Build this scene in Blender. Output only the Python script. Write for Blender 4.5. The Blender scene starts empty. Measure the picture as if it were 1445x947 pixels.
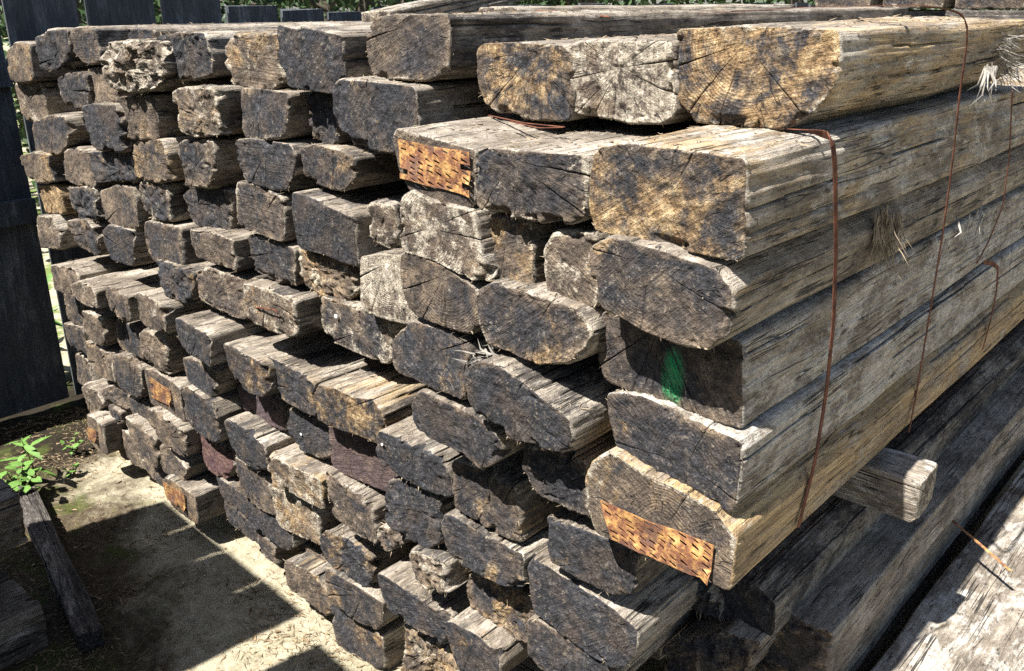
import bpy, math
import numpy as np
from mathutils import Vector, Matrix

# ------------------------------------------------------------------ camera, world, sun, exposure
scene = bpy.context.scene
COL = scene.collection
CAM_H = 1.75
FPX, CX, CY = 1270.0, 722.5, 473.5           # focal length and centre in photograph pixels (1445 wide)
PITCH = math.atan2(CY, FPX)
AZ = math.atan2(1930 - CX, math.hypot(FPX, CY))
cam_d = bpy.data.cameras.new('camera')
cam = bpy.data.objects.new('camera', cam_d)
COL.objects.link(cam)
cam_d.sensor_fit = 'HORIZONTAL'; cam_d.sensor_width = 36.0
cam_d.lens = 36.0 * FPX / 1445.0
cam_d.clip_start = 0.02; cam_d.clip_end = 500
cam.location = (0, 0, CAM_H)
cam.rotation_euler = (math.pi / 2 - PITCH, 0, AZ)
scene.camera = cam

LIGHT = Vector((0.11, 0.60, -1.0)).normalized()      # direction the sunlight travels
world = bpy.data.worlds.new('World'); scene.world = world; world.use_nodes = True
wn = world.node_tree.nodes; wn.clear()
sky = wn.new('ShaderNodeTexSky'); sky.sky_type = 'NISHITA'; sky.sun_disc = False
sky.sun_elevation = math.asin(-LIGHT.z)
sky.sun_rotation = math.atan2(-LIGHT.x, -LIGHT.y)
bg = wn.new('ShaderNodeBackground'); bg.inputs['Strength'].default_value = 0.052
wo = wn.new('ShaderNodeOutputWorld')
world.node_tree.links.new(sky.outputs[0], bg.inputs[0]); world.node_tree.links.new(bg.outputs[0], wo.inputs[0])
sun_d = bpy.data.lights.new('sun', 'SUN'); sun_d.energy = 5.0; sun_d.angle = math.radians(0.5); sun_d.color = (1.0, 0.965, 0.915)
sun = bpy.data.objects.new('sun', sun_d); COL.objects.link(sun)
sun.rotation_euler = LIGHT.to_track_quat('-Z', 'Y').to_euler(); sun.location = (-2, -6, 9)
vs = scene.view_settings
vs.view_transform = 'Standard'; vs.look = 'None'; vs.gamma = 1.0; vs.use_curve_mapping = False
vs.exposure = 1.68
scene.cycles.max_bounces = 5; scene.cycles.diffuse_bounces = 3
scene.cycles.use_denoising = False

# ------------------------------------------------------------------ photograph pixel -> world ray
def ray(x, y):
    r, u = x - CX, CY - y
    fw = FPX * math.cos(PITCH) + u * math.sin(PITCH)
    up = u * math.cos(PITCH) - FPX * math.sin(PITCH)
    return np.array([r * math.cos(AZ) - fw * math.sin(AZ), r * math.sin(AZ) + fw * math.cos(AZ), up])
def on_y(x, y, Y):
    d = ray(x, y); return d * (Y / d[1]) + np.array([0, 0, CAM_H])
def on_x(x, y, X):
    d = ray(x, y); return d * (X / d[0]) + np.array([0, 0, CAM_H])
def on_z(x, y, z):
    d = ray(x, y); return d * ((z - CAM_H) / d[2]) + np.array([0, 0, CAM_H])

# ------------------------------------------------------------------ numpy noise
def _hash(ix, iy, iz, s):
    h = (ix.astype(np.int64) * 374761393 + iy.astype(np.int64) * 668265263 + iz.astype(np.int64) * 1274126177 + s * 974711) & 0xFFFFFFFF
    h = ((h ^ (h >> 13)) * 1274126177) & 0xFFFFFFFF
    h = ((h ^ (h >> 16)) * 2246822519) & 0xFFFFFFFF
    return ((h ^ (h >> 15)) & 0xFFFFFF) / float(0xFFFFFF) * 2 - 1
def vnoise(x, y, z, s=0):
    x, y, z = np.broadcast_arrays(np.asarray(x, float), np.asarray(y, float), np.asarray(z, float))
    ix, iy, iz = np.floor(x), np.floor(y), np.floor(z)
    fx, fy, fz = x - ix, y - iy, z - iz
    ux, uy, uz = [f * f * f * (f * (f * 6 - 15) + 10) for f in (fx, fy, fz)]
    ix, iy, iz = ix.astype(np.int64), iy.astype(np.int64), iz.astype(np.int64)
    out = 0
    for a in (0, 1):
        for b in (0, 1):
            for c in (0, 1):
                w = (ux if a else 1 - ux) * (uy if b else 1 - uy) * (uz if c else 1 - uz)
                out = out + w * _hash(ix + a, iy + b, iz + c, s)
    return out
def fbm(x, y, z, s=0, o=4):
    v = 0; a = 0.5
    for i in range(o):
        v = v + a * vnoise(x, y, z, s + i * 17); x, y, z = x * 2.03, y * 2.03, z * 2.03; a *= 0.5
    return v
rng = np.random.default_rng(7)

# ------------------------------------------------------------------ mesh helpers
def mesh_from(name, V, F, mats, mi=None, smooth=True):
    """V: (n,3); F: list of (k,quad/tri) int arrays with same width each."""
    me = bpy.data.meshes.new(name)
    V = np.asarray(V, np.float32)
    me.vertices.add(len(V)); me.vertices.foreach_set('co', V.ravel())
    groups = F if isinstance(F, list) else [F]
    groups = [np.asarray(g, np.int32) for g in groups if len(g)]
    nl = sum(g.size for g in groups); npoly = sum(len(g) for g in groups)
    me.loops.add(nl); me.polygons.add(npoly)
    me.loops.foreach_set('vertex_index', np.concatenate([g.ravel() for g in groups]))
    starts = []; o = 0
    for g in groups:
        starts.append(o + np.arange(len(g)) * g.shape[1]); o += g.size
    me.polygons.foreach_set('loop_start', np.concatenate(starts).astype(np.int32))
    if mi is not None: me.polygons.foreach_set('material_index', np.asarray(mi, np.int32))
    me.polygons.foreach_set('use_smooth', np.full(npoly, smooth))
    for m in mats: me.materials.append(m)
    me.update(calc_edges=True); me.validate()
    return me
def link(name, me, loc=(0, 0, 0), parent=None):
    o = bpy.data.objects.new(name, me); COL.objects.link(o); o.location = loc
    if parent: o.parent = parent
    return o
def tag(o, label=None, cat=None, group=None, kind=None):
    if label: o['label'] = label
    if cat: o['category'] = cat
    if group: o['group'] = group
    if kind: o['kind'] = kind
    return o
class MB:
    """collects boxes, tubes and slivers, each with its own faces, into one mesh"""
    def __init__(s): s.v = []; s.f4 = []; s.f3 = []; s.n = 0
    def add(s, V, F4=(), F3=()):
        V = np.asarray(V, float); s.v.append(V)
        if len(F4): s.f4.append(np.asarray(F4) + s.n)
        if len(F3): s.f3.append(np.asarray(F3) + s.n)
        s.n += len(V)
    def box(s, lo, hi, jit=0, M=None):
        V = np.array([[x, y, z] for x in (lo[0], hi[0]) for y in (lo[1], hi[1]) for z in (lo[2], hi[2])], float)
        if jit: V += rng.normal(0, jit, V.shape)
        if M is not None: V = V @ np.array(M.to_3x3()).T + np.array(M.translation)
        s.add(V, [[0, 1, 3, 2], [4, 6, 7, 5], [0, 4, 5, 1], [2, 3, 7, 6], [0, 2, 6, 4], [1, 5, 7, 3]])
    def strip(s, P, N, w, th):
        """flat band along points P, N = outward normals, w = width, th = thickness"""
        P = np.asarray(P, float); N = np.asarray(N, float); n = len(P)
        T = np.gradient(P, axis=0); T /= np.linalg.norm(T, axis=1)[:, None]
        B = np.cross(T, N); B /= np.linalg.norm(B, axis=1)[:, None]
        V = np.concatenate([P - B * w / 2, P + B * w / 2, P + B * w / 2 + N * th, P - B * w / 2 + N * th])
        F = []
        for i in range(n - 1):
            for a in range(4):
                b = (a + 1) % 4
                F.append([a * n + i, b * n + i, b * n + i + 1, a * n + i + 1])
        F += [[0, n, 2 * n, 3 * n], [n - 1, 4 * n - 1, 3 * n - 1, 2 * n - 1]]
        s.add(V, F)
    def tube(s, P, r, k=6):
        P = np.asarray(P, float); n = len(P); r = np.broadcast_to(r, n)
        T = np.gradient(P, axis=0); T /= np.linalg.norm(T, axis=1)[:, None] + 1e-9
        up = np.where(np.abs(T[:, 2:3]) > .9, [[1., 0, 0]], [[0, 0, 1.]])
        A = np.cross(T, up); A /= np.linalg.norm(A, axis=1)[:, None]; B = np.cross(T, A)
        an = np.arange(k) * 2 * math.pi / k
        V = (P[:, None] + r[:, None, None] * (np.cos(an)[None, :, None] * A[:, None] + np.sin(an)[None, :, None] * B[:, None])).reshape(-1, 3)
        F = [[i * k + a, i * k + (a + 1) % k, (i + 1) * k + (a + 1) % k, (i + 1) * k + a] for i in range(n - 1) for a in range(k)]
        s.add(V, F)
    def slivers(s, P, D, L, W):
        """thin wooden splinters: P roots, D unit directions, L lengths, W widths (tapered 3-sided needles)"""
        P, D = np.asarray(P), np.asarray(D); n = len(P)
        if not n: return
        R = rng.normal(size=(n, 3)); A = np.cross(D, R); A /= np.linalg.norm(A, axis=1)[:, None] + 1e-9; B = np.cross(D, A)
        mid = P + D * (L * .55)[:, None] + A * (L * rng.uniform(-.12, .12, n))[:, None]
        tip = P + D * L[:, None] + A * (L * rng.uniform(-.3, .3, n))[:, None]
        w = W[:, None]
        V = np.stack([P + A * w, P - A * w * .6 + B * w * .5, P - A * w * .6 - B * w * .5,
                      mid + A * w * .7, mid - A * w * .4 + B * w * .35, mid - A * w * .4 - B * w * .35, tip], 1).reshape(-1, 3)
        b = (np.arange(n) * 7)[:, None]
        F4 = np.concatenate([b + np.array([[i, (i + 1) % 3, 3 + (i + 1) % 3, 3 + i]]) for i in range(3)])
        F3 = np.concatenate([b + np.array([[3 + i, 3 + (i + 1) % 3, 6]]) for i in range(3)])
        s.add(V, F4, F3)
    def build(s, name, mat, parent=None, loc=(0, 0, 0), smooth=False):
        V = np.concatenate(s.v) - np.asarray(loc)
        F = []
        if s.f4: F.append(np.concatenate(s.f4))
        if s.f3: F.append(np.concatenate(s.f3))
        o = link(name, mesh_from(name, V, F, [mat], smooth=smooth), loc)
        if parent:
            o.parent = parent; o.location = Vector(loc) - parent.location
        return o

# ------------------------------------------------------------------ materials
class Mat:
    def __init__(s, name, rough=0.9, spec=0.2):
        s.m = bpy.data.materials.new(name); s.m.use_nodes = True
        s.t = s.m.node_tree; s.n = s.t.nodes; s.n.clear()
        s.out = s.n.new('ShaderNodeOutputMaterial'); s.b = s.n.new('ShaderNodeBsdfPrincipled')
        s.t.links.new(s.b.outputs[0], s.out.inputs[0])
        s.b.inputs['Roughness'].default_value = rough; s.b.inputs['Specular IOR Level'].default_value = spec
    def put(s, sock, v):
        if hasattr(v, 'is_linked') or isinstance(v, bpy.types.NodeSocket): s.t.links.new(v, sock)
        else: sock.default_value = v
    def math(s, op, a, b=0.0, c=0.0, clamp=False):
        n = s.n.new('ShaderNodeMath'); n.operation = op; n.use_clamp = clamp
        for i, v in enumerate((a, b, c)): s.put(n.inputs[i], v)
        return n.outputs[0]
    def vmath(s, op, a, b=(0, 0, 0)):
        n = s.n.new('ShaderNodeVectorMath'); n.operation = op; s.put(n.inputs[0], a); s.put(n.inputs[1], b)
        return n.outputs['Value'] if op in ('LENGTH', 'DOT_PRODUCT') else n.outputs[0]
    def noise(s, vec, scale, detail=4, rough=0.6, dist=0.0):
        n = s.n.new('ShaderNodeTexNoise'); s.put(n.inputs['Vector'], vec); n.inputs['Scale'].default_value = scale
        n.inputs['Detail'].default_value = detail; n.inputs['Roughness'].default_value = rough; n.inputs['Distortion'].default_value = dist
        return n.outputs[0]
    def vor(s, vec, scale, feature='F1'):
        n = s.n.new('ShaderNodeTexVoronoi'); n.feature = feature; s.put(n.inputs['Vector'], vec); n.inputs['Scale'].default_value = scale
        return n.outputs['Distance']
    def step(s, v, lo, hi):
        n = s.n.new('ShaderNodeMapRange'); n.interpolation_type = 'SMOOTHSTEP'; s.put(n.inputs[0], v)
        s.put(n.inputs[1], lo); s.put(n.inputs[2], hi)
        return n.outputs[0]
    def ramp(s, v, stops):
        n = s.n.new('ShaderNodeValToRGB'); s.put(n.inputs[0], v); e = n.color_ramp.elements
        while len(e) < len(stops): e.new(0.5)
        for el, (p, c) in zip(e, stops): el.position = p; el.color = (*c, 1)
        return n.outputs[0]
    def mix(s, f, a, b, blend='MIX'):
        n = s.n.new('ShaderNodeMix'); n.data_type = 'RGBA'; n.blend_type = blend
        s.put(n.inputs[0], f)
        for i, v in ((6, a), (7, b)): s.put(n.inputs[i], v if not isinstance(v, tuple) or len(v) == 4 else (*v, 1))
        return n.outputs[2]
    def grey(s, v):
        n = s.n.new('ShaderNodeCombineColor')
        for i in range(3): s.put(n.inputs[i], v)
        return n.outputs[0]
    def coords(s, kind='Object'): return s.n.new('ShaderNodeTexCoord').outputs[kind]
    def sep(s, v):
        n = s.n.new('ShaderNodeSeparateXYZ'); s.put(n.inputs[0], v); return n.outputs
    def comb(s, x, y, z):
        n = s.n.new('ShaderNodeCombineXYZ')
        for i, v in enumerate((x, y, z)): s.put(n.inputs[i], v)
        return n.outputs[0]
    def attr(s, name):
        n = s.n.new('ShaderNodeAttribute'); n.attribute_name = name; return n.outputs['Fac']
    def info(s): return s.n.new('ShaderNodeObjectInfo').outputs
    def bump(s, h, dist=0.003, strength=1.0, prev=None):
        n = s.n.new('ShaderNodeBump'); n.inputs['Strength'].default_value = strength; n.inputs['Distance'].default_value = dist
        s.put(n.inputs['Height'], h)
        if prev is not None: s.put(n.inputs['Normal'], prev)
        return n.outputs[0]
    def done(s, color, normal=None, rough=None):
        s.put(s.b.inputs['Base Color'], color)
        if normal is not None: s.put(s.b.inputs['Normal'], normal)
        if rough is not None: s.put(s.b.inputs['Roughness'], rough)
        return s.m

def wood_params(m, side=False):
    i = m.info()
    if side:
        a = m.n.new('ShaderNodeAttribute'); a.attribute_type = 'OBJECT'; a.attribute_name = 'side_tone'
        c = m.n.new('ShaderNodeSeparateXYZ'); m.put(c.inputs[0], a.outputs['Vector'])
    else:
        c = m.n.new('ShaderNodeSeparateColor'); m.put(c.inputs[0], i['Color'])
    return c.outputs[0], c.outputs[1], c.outputs[2], m.math('MULTIPLY', i['Random'], 57.0)

def end_grain(name, paint=None, tint=None):
    """sawn end of an old sleeper: growth rings about the pith, saw marks, checks, creosote, lichen; object colour = (dark, ochre, pale)"""
    m = Mat(name, 0.85, 0.3); dark, ochre, pale, seed = wood_params(m)
    co = m.coords(); off = m.comb(seed, m.math('MULTIPLY', seed, 1.7), m.math('MULTIPLY', seed, 0.6)); p = m.vmath('ADD', co, off)
    edge = m.attr('edge')
    x, y, z = m.sep(co)[0:3]
    wob = m.math('MULTIPLY_ADD', m.noise(p, 14, 2), 0.03, -0.015)
    r = m.math('ADD', m.math('SQRT', m.math('ADD', m.math('MULTIPLY', x, x), m.math('MULTIPLY', z, z))), wob)
    rc = m.math('MAXIMUM', r, 0.004); ux, uz = m.math('DIVIDE', x, rc), m.math('DIVIDE', z, rc)
    far = m.step(r, 0.012, 0.05)
    rings = m.math('SINE', m.math('MULTIPLY', r, 1150.0))
    ringamp = m.math('MULTIPLY', m.step(m.noise(p, 7, 1), 0.46, 0.62), far)
    rays = m.noise(m.comb(m.math('MULTIPLY', ux, 13), m.math('MULTIPLY_ADD', r, 6, seed), m.math('MULTIPLY', uz, 13)), 1.5, 3, 0.75)
    # straight saw marks, turned differently on each end
    sa = m.math('MULTIPLY', seed, 3.1); ca, sn = m.math('COSINE', sa), m.math('SINE', sa)
    u = m.math('ADD', m.math('MULTIPLY', x, ca), m.math('MULTIPLY', z, sn))
    v = m.math('SUBTRACT', m.math('MULTIPLY', z, ca), m.math('MULTIPLY', x, sn))
    saw = m.noise(m.comb(m.math('MULTIPLY_ADD', u, 9, seed), seed, m.math('MULTIPLY', v, 210)), 1.0, 3, 0.65)
    # fine radial checks
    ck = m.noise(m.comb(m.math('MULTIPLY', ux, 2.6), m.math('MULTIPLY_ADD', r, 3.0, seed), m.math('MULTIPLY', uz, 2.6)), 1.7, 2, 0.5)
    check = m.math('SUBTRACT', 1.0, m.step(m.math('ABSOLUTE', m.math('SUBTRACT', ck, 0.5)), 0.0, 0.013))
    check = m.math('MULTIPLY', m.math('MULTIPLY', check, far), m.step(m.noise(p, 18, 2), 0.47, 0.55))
    n1 = m.noise(p, 13, 6, 0.72); n2 = m.noise(p, 52, 6, 0.78); n3 = m.noise(p, 7.5, 6, 0.72, 0.5); n4 = m.noise(m.vmath('ADD', p, (3, 8, 1)), 11, 6, 0.76, 0.4)
    n5 = m.noise(m.vmath('ADD', p, (9, 2, 5)), 15, 7, 0.80, 0.3); fine = m.noise(p, 420, 3, 0.75)
    base = m.ramp(n1, [(0.28, (0.034, 0.027, 0.022)), (0.48, (0.088, 0.067, 0.050)), (0.72, (0.26, 0.195, 0.130))])
    dm = m.math('ADD', m.math('ADD', n3, m.math('MULTIPLY_ADD', dark, 0.66, -0.36)), m.math('MULTIPLY_ADD', m.step(edge, 0.0, 0.03), 0.15, -0.11))
    dm = m.math('MULTIPLY', m.step(dm, 0.40, 0.58), 0.94)
    col = m.mix(dm, base, m.ramp(n2, [(0.34, (0.0095, 0.010, 0.012)), (0.52, (0.027, 0.0282, 0.0335)), (0.74, (0.083, 0.086, 0.096))]))
    col = m.mix(m.math('MULTIPLY', m.math('MULTIPLY', dm, m.step(n1, 0.48, 0.58)), 0.45), col, (0.080, 0.055, 0.037))
    om = m.step(m.math('ADD', n4, m.math('MULTIPLY_ADD', ochre, 0.42, -0.275)), 0.42, 0.60)
    col = m.mix(m.math('MULTIPLY', om, 0.85), col, m.ramp(n2, [(0.34, (0.085, 0.048, 0.024)), (0.50, (0.29, 0.185, 0.085)), (0.68, (0.60, 0.46, 0.26))]))
    rim = m.math('SUBTRACT', 1.0, m.step(edge, 0.001, 0.012))
    pm = m.math('ADD', m.math('ADD', n5, m.math('MULTIPLY_ADD', pale, 0.42, -0.31)), m.math('MULTIPLY', rim, 0.11))
    pm = m.math('MULTIPLY', m.step(pm, 0.49, 0.57), 0.80)
    col = m.mix(pm, col, m.ramp(n2, [(0.34, (0.16, 0.135, 0.10)), (0.52, (0.40, 0.35, 0.27)), (0.7, (0.68, 0.62, 0.51))]))
    g8 = m.noise(m.vmath('ADD', p, (2, 6, 9)), 125, 4, 0.68); crumb = m.math('MULTIPLY', m.step(g8, 0.575, 0.63), m.step(n5, 0.38, 0.56))
    pit = m.math('SUBTRACT', 1.0, m.step(g8, 0.36, 0.42))
    col = m.mix(m.math('MULTIPLY', crumb, 0.26), col, (0.42, 0.355, 0.265)); col = m.mix(m.math('MULTIPLY', pit, 0.6), col, (0.014, 0.012, 0.011))
    k = m.math('MULTIPLY_ADD', m.math('MULTIPLY', rings, ringamp), 0.20, 1.0)
    k = m.math('MULTIPLY', k, m.math('MULTIPLY_ADD', rays, 0.6, 0.70)); k = m.math('MULTIPLY', k, m.math('MULTIPLY_ADD', saw, 1.5, 0.25))
    k = m.math('MULTIPLY', k, m.math('MULTIPLY_ADD', fine, 1.3, 0.35))
    col = m.mix(1.0, col, m.grey(k), 'MULTIPLY')
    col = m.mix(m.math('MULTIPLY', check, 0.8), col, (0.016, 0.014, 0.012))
    if paint:
        px_, pz, pc, sx, sz = paint
        dx = m.math('DIVIDE', m.math('SUBTRACT', x, px_), sx); dz = m.math('DIVIDE', m.math('SUBTRACT', z, pz), sz)
        d = m.math('ADD', m.math('MULTIPLY', dx, dx), m.math('MULTIPLY', dz, dz))
        pf = m.step(m.math('ADD', d, m.math('MULTIPLY_ADD', n5, 2.2, -1.1)), 1.7, 0.1)
        pf = m.math('MULTIPLY', pf, m.step(m.math('ADD', saw, m.math('MULTIPLY', fine, 0.4)), 0.50, 0.86))
        col = m.mix(m.math('MULTIPLY', pf, 0.9), col, pc)
    if tint: col = m.mix(0.5, col, m.mix(m.math('MULTIPLY', n2, 1.0), tuple(c * .45 for c in tint), tuple(c * 1.6 for c in tint)))
    h = m.math('ADD', m.math('MULTIPLY', saw, 0.60), m.math('MULTIPLY', fine, 0.30))
    h = m.math('ADD', h, m.math('MULTIPLY', m.math('MULTIPLY', rings, ringamp), 0.05)); h = m.math('ADD', h, m.math('MULTIPLY', m.math('MULTIPLY', rays, far), 0.25))
    h = m.math('ADD', h, m.math('MULTIPLY', n2, 0.95)); h = m.math('SUBTRACT', h, m.math('MULTIPLY', check, 0.7))
    h = m.math('ADD', h, m.math('MULTIPLY', g8, 0.9))
    return m.done(col, m.bump(h, 0.007, 1.0))

def side_grain(name):
    """weathered long face: grain stretched along Y"""
    m = Mat(name, 0.82, 0.3); dark, ochre, pale, seed = wood_params(m, True)
    co = m.coords(); p = m.vmath('ADD', co, m.comb(seed, m.math('MULTIPLY', seed, 1.7), seed))
    st = m.vmath('MULTIPLY', p, (1, 0.05, 1)); st2 = m.vmath('MULTIPLY', p, (1, 0.22, 1)); st3 = m.vmath('MULTIPLY', p, (1, 0.5, 1))
    g1 = m.noise(st, 85, 4, 0.75, 0.5); g2 = m.noise(st, 300, 3, 0.75); n1 = m.noise(st3, 10, 6, 0.74, 0.5); n2 = m.noise(m.vmath('MULTIPLY', p, (1, .7, 1)), 55, 6, 0.8)
    n3 = m.noise(st2, 8, 6, 0.76, 0.5); n4 = m.noise(m.vmath('ADD', st2, (4, 7, 2)), 9, 6, 0.76, 0.6); n5 = m.noise(m.vmath('ADD', st3, (8, 3, 6)), 13, 7, 0.8, 0.4)
    fine = m.noise(p, 420, 2, 0.75)
    base = m.ramp(n1, [(0.28, (0.060, 0.048, 0.037)), (0.48, (0.20, 0.168, 0.130)), (0.68, (0.45, 0.40, 0.33))])
    dm = m.math('MULTIPLY', m.step(m.math('ADD', n3, m.math('MULTIPLY_ADD', dark, 0.48, -0.36)), 0.48, 0.58), 0.85)
    col = m.mix(dm, base, m.ramp(n2, [(0.34, (0.014, 0.013, 0.014)), (0.54, (0.042, 0.037, 0.035)), (0.74, (0.12, 0.105, 0.093))]))
    om = m.step(m.math('ADD', n4, m.math('MULTIPLY_ADD', ochre, 0.36, -0.27)), 0.46, 0.64)
    col = m.mix(m.math('MULTIPLY', om, 0.75), col, m.ramp(g1, [(0.3, (0.18, 0.105, 0.045)), (0.62, (0.46, 0.32, 0.15))]))
    pm = m.math('MULTIPLY', m.step(m.math('ADD', n5, m.math('MULTIPLY_ADD', pale, 0.42, -0.31)), 0.50, 0.60), 0.75)
    col = m.mix(pm, col, m.ramp(n2, [(0.34, (0.25, 0.23, 0.195)), (0.52, (0.45, 0.42, 0.37)), (0.7, (0.66, 0.63, 0.57))]))
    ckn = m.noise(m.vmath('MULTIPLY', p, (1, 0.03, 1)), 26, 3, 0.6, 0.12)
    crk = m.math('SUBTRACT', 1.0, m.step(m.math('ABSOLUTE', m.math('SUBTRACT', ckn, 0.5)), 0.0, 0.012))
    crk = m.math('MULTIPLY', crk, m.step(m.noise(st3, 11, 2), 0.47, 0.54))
    g8 = m.noise(m.vmath('MULTIPLY', p, (1, .3, 1)), 120, 4, 0.7)
    col = m.mix(m.math('MULTIPLY', m.step(g8, 0.58, 0.64), 0.35), col, (0.46, 0.42, 0.35)); col = m.mix(m.math('MULTIPLY', m.math('SUBTRACT', 1.0, m.step(g8, 0.35, 0.41)), 0.7), col, (0.016, 0.014, 0.013))
    k = m.math('MULTIPLY', m.math('MULTIPLY_ADD', g1, 1.5, 0.25), m.math('MULTIPLY_ADD', g2, 1.2, 0.4))
    k = m.math('MULTIPLY', k, m.math('MULTIPLY_ADD', fine, 0.9, 0.55))
    col = m.mix(1.0, col, m.grey(k), 'MULTIPLY')
    col = m.mix(m.math('MULTIPLY', crk, 0.8), col, (0.016, 0.014, 0.012))  # long cracks darkened in colour: dirt plus the shade of their cavities
    h = m.math('ADD', m.math('MULTIPLY', g1, 1.2), m.math('MULTIPLY', g2, 0.5)); h = m.math('ADD', h, m.math('MULTIPLY', n2, 0.9))
    h = m.math('SUBTRACT', h, m.math('MULTIPLY', crk, 1.5)); h = m.math('ADD', h, m.math('MULTIPLY', fine, 0.2))
    return m.done(col, m.bump(h, 0.007, 1.0))

def fibre_mat(name, a, b):
    m = Mat(name, 0.9, 0.15); co = m.coords()
    return m.done(m.ramp(m.noise(co, 45, 3), [(0.3, a), (0.7, b)]))

def rust_mat(name, bright=1.0, dark=1.0):
    m = Mat(name, 0.75, 0.35); co = m.coords('Object'); n1 = m.noise(co, 46, 8, 0.75, 0.3); n2 = m.noise(co, 140, 5, 0.7); n3 = m.noise(m.vmath('ADD', co, (5, 2, 7)), 24, 6, 0.75, 0.5)
    c = m.ramp(n1, [(0.3, (0.085 * dark, 0.036 * dark, 0.022 * dark)), (0.46, (0.19 * bright, 0.080 * bright, 0.040 * bright)), (0.57, (0.43 * bright, 0.235 * bright, 0.080 * bright)), (0.70, (0.64 * bright, 0.46 * bright, 0.19 * bright))])
    c = m.mix(m.math('MULTIPLY', m.step(n3, 0.53, 0.62), 0.75), c, (0.085 * dark, 0.048 * dark, 0.040 * dark, 1))
    c = m.mix(1.0, c, m.grey(m.math('MULTIPLY_ADD', n2, 0.9, 0.55)), 'MULTIPLY')
    return m.done(c, m.bump(m.math('ADD', n2, n1), 0.002, 0.7))

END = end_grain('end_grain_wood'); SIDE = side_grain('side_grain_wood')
FIBRE = fibre_mat('frayed_wood_fibre', (0.10, 0.075, 0.05), (0.36, 0.29, 0.20))
FIBRE_GREY = fibre_mat('grey_wood_fibre', (0.11, 0.10, 0.088), (0.36, 0.33, 0.285))
RUST = rust_mat('rusty_plate_steel', 0.9); RUST_DUSTY = rust_mat('dusty_plate_steel', 0.62); STRAP = fibre_mat('rusty_strap_steel', (0.045, 0.018, 0.013), (0.16, 0.065, 0.038))

# ------------------------------------------------------------------ the sleeper builder
def chaikin(P, cut=0.011, it=2):
    for _ in range(it):
        Q = np.roll(P, -1, 0); l = np.linalg.norm(Q - P, axis=1)[:, None]; r = np.minimum(cut / np.maximum(l, 1e-6), 0.25)
        P = np.stack([P * (1 - r) + Q * r, P * r + Q * (1 - r)], 1).reshape(-1, 2); cut *= .4
    return P

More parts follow.
